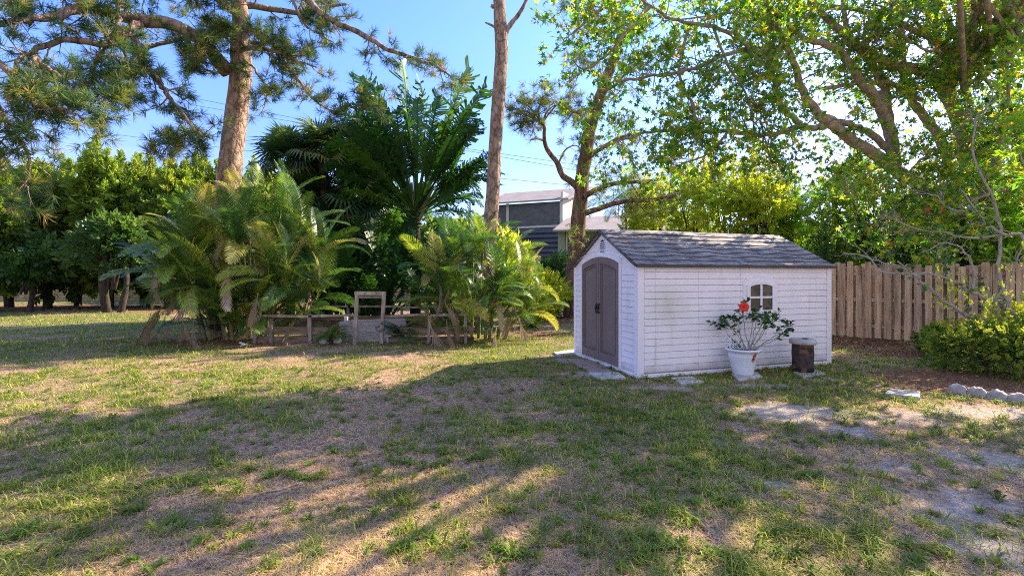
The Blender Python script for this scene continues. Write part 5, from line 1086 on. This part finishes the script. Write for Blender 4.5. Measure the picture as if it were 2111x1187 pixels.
# grey twiggy shrub in front of the fence on the right
def grey_shrub():
    r=RS(501);b=np.array([8.6,8.3,0]);t=thing('bare_shrub','straggly shrub with pale bare branches and few dark leaves in front of the fence','shrub',b);LP=[];LD=[];g=Geo()
    LL=[([(2040,800),(2020,690),(2025,668),(1959,630),(1907,588),(1883,564),(1850,540)],lin(8.3,8.6,7),lin(.04,.014,7),7),([(2110,800),(2110,690),(2081,640),(2048,621),(2001,602),(1973,583),(1911,564),(1826,564),(1789,531),(1737,522)],lin(8,9.0,10),lin(.045,.009,10),16),
        ([(2001,602),(2008,560),(1990,520),(1950,502),(1900,520)],lin(8.4,8.7,5),lin(.022,.009,5),8),([(2125,560),(2110,489),(2072,484),(2039,465),(2015,437),(1977,390)],lin(8,8.6,6),lin(.03,.009,6),9),([(2081,640),(2060,560),(2062,490),(2050,420),(2010,330),(2012,250),(2035,220),(2050,180)],lin(8.2,8.6,8),lin(.03,.009,8),16),([(2012,260),(2000,230),(1985,205)],lin(8.6,8.6,3),lin(.014,.006,3),5),
        ([(1883,564),(1840,545),(1800,535),(1760,500)],lin(8.8,9,4),lin(.015,.006,4),10),([(2048,621),(2080,570),(2100,530),(2120,500)],lin(8.3,8,4),lin(.022,.01,4),8),([(2072,484),(2000,490),(1950,480),(1880,470),(1820,440)],lin(8.3,9,5),lin(.02,.006,5),14),([(2015,437),(1960,430),(1920,400),(1880,400)],lin(8.5,9,4),lin(.015,.006,4),12)]
    for pts,ds,rads,n in LL:
        Q,rd=limb(pts,ds,rads,4);Q=Q+np.vstack([np.zeros((1,3)),r.randn(len(Q)-1,3)*.012]);tube(g,Q,rd,7,rough=.15,rng=r,cap=False);Tn=nrm(np.gradient(Q,axis=0))
        for k in range(n):
            i=r.randint(len(Q)//4,len(Q)-1);P,d=grow(g,Q[i],Tn[i]*.5+r.randn(3)*.7,.25+.4*r.rand(),.006,r,.7,6,.04,4)
            if r.rand()<.62:
                for j in (3,4,5,6,6): LP.append(P[j]);LD.append(d+r.randn(3)*.8-[0,0,.4])
            for q in range(2): grow(g,P[r.randint(2,6)],d+r.randn(3),.15+.12*r.rand(),.003,r,.6,3,.02,4)
    g.build('branch',M['greytwig'],t);LP=np.array(LP);LD=np.array(LD);g=Geo();scatter(g,T_leaf(.8,.08,.15),LP,frames(LD,r.rand(len(LP))*6),.075+.05*r.rand(len(LP)),0,None,r);g.build('leaves',M['dark'],t)
    for k,(px,py,d) in enumerate([(1945,436,8.7),(1912,432,8.8)]):
        c=at(px,py,d);g=Geo();scatter(g,T_leaf(.9,.1,.1),np.tile(c,(9,1)),frames(r.randn(9,3),r.rand(9)*6),.05,0,None,r);g.build('flower',M['red'],t)
grey_shrub()

# ------------------------------------------------------------------ neighbour's house
def house():
    a=np.array([-1.6,36.3]);b_=np.array([3.75,34.1]);c=np.array([6.1,38.6]);e=7.3
    t=thing('neighbour_house','two storey pale house with corrugated metal roof and dark screened upper windows','house',((a[0]+b_[0])/2,36,0))
    def quadwall(name,p,q,z0,z1,mat,off=0.0,parent=t,th=.12):
        d=nrm(np.array([q[0]-p[0],q[1]-p[1]]));n=np.array([d[1],-d[0]]);g=Geo();V=[]
        for o in (off,off-th):
            V+=[(p[0]+n[0]*o,p[1]+n[1]*o,z0),(q[0]+n[0]*o,q[1]+n[1]*o,z0),(q[0]+n[0]*o,q[1]+n[1]*o,z1),(p[0]+n[0]*o,p[1]+n[1]*o,z1)]
        g.add(V,[[0,1,2,3],[7,6,5,4],[0,4,5,1],[1,5,6,2],[2,6,7,3],[3,7,4,0]]);return g.build(name,mat,parent)
    quadwall('wall',a,b_,0,5.3,M['louvre'],0);L=lambda s: a+(b_-a)*s
    w=quadwall('window',L(.02),L(.97),5.45,7.2,M['screen'],0.0)
    for s in (.40,.62,.80): quadwall('mullion',L(s),L(s+.012),5.46,7.1,M['rooftrim'],.05,w,.04)
    quadwall('pane',L(.66),L(.78),5.75,6.7,M['screen'],.03,w,.02);quadwall('pane',L(.83),L(.95),5.8,6.8,M['glass'],.03,w,.02)
    quadwall('sill',L(0),L(1),5.3,5.45,M['housetrim'],.08);quadwall('post',L(.965),L(1.005),0,7.25,M['housetrim'],.10);quadwall('post',L(.22),L(.255),5.46,7.25,M['housetrim'],.06)
    for k in range(9): 
        z=2.0+.36*k;g=Geo();n=nrm(np.array([(b_-a)[1],-(b_-a)[0]]));p=L(.02);q=L(.955);g.add([(p[0]+n[0]*.02,p[1]+n[1]*.02,z+.34),(q[0]+n[0]*.02,q[1]+n[1]*.02,z+.34),(q[0]+n[0]*.16,q[1]+n[1]*.16,z+.03),(p[0]+n[0]*.16,p[1]+n[1]*.16,z+.03)],[[0,1,2,3]]);g.build('louvre_slat',M['louvre'],t)
    quadwall('side_wall',b_,c,0,7.9,M['ribwall'],0)
    # roof slopes gently back
    ra=a+[-.5,-.5];rb=b_+[.35,-.5];rc=c+[.7,.3];rd=np.array([-.6,41]);g=Geo();V=[(*ra,e),(*rb,e+.05),(*rc,9.15),(*rd,9.0)];V2=[(x,y,z-.12) for x,y,z in V];g.add(V+V2,[[0,1,2,3],[7,6,5,4],[0,4,5,1],[1,5,6,2]]);g.build('roof',M['metalroof'],t)
    # lower wing
    t=thing('house_wing','single storey pale green wing with a pinkish metal roof beside the two storey house','house wing',(6.5,30.5,0))
    p=np.array([3.0,30.2]);q=np.array([11.4,29.6])
    quadwall('wall',p,q,0,4.7,M['palewall'],0,t);quadwall('post',p+[0,-.05],p+[.45,-.08],0,4.65,M['palewall'],.08,t);quadwall('trim',p+[.5,-.05],p+[.6,-.05],0,4.65,M['housetrim'],.12,t)
    for s0,s1 in ((.08,.26),(.30,.46),(.5,.7)):
        w=quadwall('window',p+(q-p)*s0,p+(q-p)*s1,1.4,4.2,M['screen'],.06,t,.05)
    g=Geo();V=[(2.6,29.5,4.62),(11.9,28.9,4.62),(12.4,34,6.3),(4.1,34.4,6.0)];V2=[(x,y,z-.12) for x,y,z in V];g.add(V+V2,[[0,1,2,3],[7,6,5,4],[0,4,5,1],[1,5,6,2],[3,7,4,0]]);g.build('roof',M['metalroof'],t)
    # small gabled building
    t=thing('gabled_outbuilding','small pale gabled building half hidden by yellow leaves above the shed roof','building',(12.2,31.5,0));g=Geo()
    prism(g,[(10.6,0),(13.6,0),(13.6,4.7),(11.9,5.4),(10.6,4.9)],31,34);g.build('wall',M['palewall'],t);g=Geo();
    V=[(10.4,30.7,4.95),(11.9,30.7,5.5),(11.9,34.2,5.5),(10.4,34.2,4.95),(13.9,30.7,4.68),(13.9,34.2,4.68)];g.add(V,[[0,1,2,3],[1,4,5,2]]);V2=[(x,y,z-.14) for x,y,z in V];g.add(V2,[[3,2,1,0],[2,5,4,1]]);g.add(V+V2,[[0,6,7,1],[1,7,10,4]]);g.build('roof',M['housetrim'],t)
house()

# power lines
for k,(pa,pb,lab) in enumerate([((-400,30,30),(1600,420,30),'highest power line crossing behind the pines'),((-400,72,31),(1600,395,31),'middle power line crossing behind the pines'),((-400,190,32),(1600,420,32),'lowest power line crossing behind the pines')]):
    a=at(*pa);b=at(*pb);g=Geo();s=np.linspace(0,1,40)[:,None];Q=a*(1-s)+b*s+np.array([0,0,-1.])*(.55*4*s*(1-s));tube(g,Q,.012,5);one('power_line',lab,'power line',g,M['black'],a,'power lines behind the trees')

# far treeline so that the ground never meets the sky bare
def treeline():
    r=RS(601);n=9000;th=r.uniform(-1.15,1.15,n);rad=62+8*r.rand(n);x=np.sin(th)*rad;y=np.cos(th)*rad;top=4.0+3.2*fbm(th*9,th*0+3,5,4)+1.2*fbm(th*40,th*0,8,2);z=top*r.rand(n)**.6
    g=Geo();P=np.stack([x,y,z],1);scatter(g,SPRB[0],P,frames(nrm(r.randn(n,3)+[0,-.6,.6]),r.rand(n)*6),2.1*(.7+.6*r.rand(n)),0,r.rand(n)*.7,r);o=g.build('distant_woods',M['dark']);tag(o,'distant belt of dark trees along the horizon','woods',kind='stuff')
treeline()

# ------------------------------------------------------------------ light, sky, camera
AZ,EL=R(61),R(34)
w=bpy.data.worlds.new("World");bpy.context.scene.world=w;w.use_nodes=True;nt=w.node_tree;nt.nodes.clear()
out=nt.nodes.new('ShaderNodeOutputWorld');bg=nt.nodes.new('ShaderNodeBackground');sky=nt.nodes.new('ShaderNodeTexSky');sky.sky_type='NISHITA';sky.sun_disc=False;sky.sun_elevation=EL;sky.sun_rotation=AZ;sky.air_density=1.0;sky.dust_density=1.2;sky.ozone_density=1.6
tc=nt.nodes.new('ShaderNodeTexCoord');sp=nt.nodes.new('ShaderNodeSeparateXYZ');nt.links.new(tc.outputs['Generated'],sp.inputs[0])
mp=nt.nodes.new('ShaderNodeMapping');mp.inputs['Scale'].default_value=(2.2,2.2,7);nt.links.new(tc.outputs['Generated'],mp.inputs[0])
cl=ramp(nt,[(.47,(0,0,0)),(.62,(1,1,1))],noise(nt,3.0,7,.6,mp.outputs[0]));lowz=ramp(nt,[(.02,(1,1,1)),(.26,(0,0,0))],sp.outputs[2])
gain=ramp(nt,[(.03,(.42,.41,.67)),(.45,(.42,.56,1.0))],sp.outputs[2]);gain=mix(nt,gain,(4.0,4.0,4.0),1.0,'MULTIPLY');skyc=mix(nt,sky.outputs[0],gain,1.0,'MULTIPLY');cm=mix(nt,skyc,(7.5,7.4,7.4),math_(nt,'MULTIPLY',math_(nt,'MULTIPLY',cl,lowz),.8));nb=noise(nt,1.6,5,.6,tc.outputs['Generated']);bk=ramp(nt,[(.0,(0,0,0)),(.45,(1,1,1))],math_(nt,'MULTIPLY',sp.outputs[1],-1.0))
bk=math_(nt,'MULTIPLY',bk,ramp(nt,[(.35,(.35,.35,.35)),(.6,(1,1,1))],nb));cm=mix(nt,cm,(7.2,6.7,6.3),math_(nt,'MULTIPLY',bk,.85));nt.links.new(cm,bg.inputs[0]);bg.inputs[1].default_value=.14;nt.links.new(bg.outputs[0],out.inputs[0])  # bright cloud bank added behind the camera as fill from the front
s=Vector((math.sin(AZ)*math.cos(EL),math.cos(AZ)*math.cos(EL),math.sin(EL)))
ld=bpy.data.lights.new('sun','SUN');ld.energy=14.0;ld.angle=R(.45);ld.color=(1,.83,.60);lo=bpy.data.objects.new('sun',ld);C.objects.link(lo);lo.rotation_euler=s.to_track_quat('Z','Y').to_euler()
cd=bpy.data.cameras.new('camera');cam=bpy.data.objects.new('camera',cd);C.objects.link(cam);cam.location=(0,0,H);cam.rotation_euler=(R(90),0,0);cd.sensor_width=36;cd.lens=36*F/2111;cd.shift_y=-25.5/2111;cd.clip_start=.05;cd.clip_end=6000
sc=bpy.context.scene;sc.camera=cam;sc.view_settings.view_transform='Standard';sc.view_settings.look='None';sc.view_settings.exposure=0
sc.cycles.max_bounces=6;sc.cycles.diffuse_bounces=3;sc.cycles.transmission_bounces=4;sc.cycles.use_denoising=False;sc.cycles.filter_width=1.05
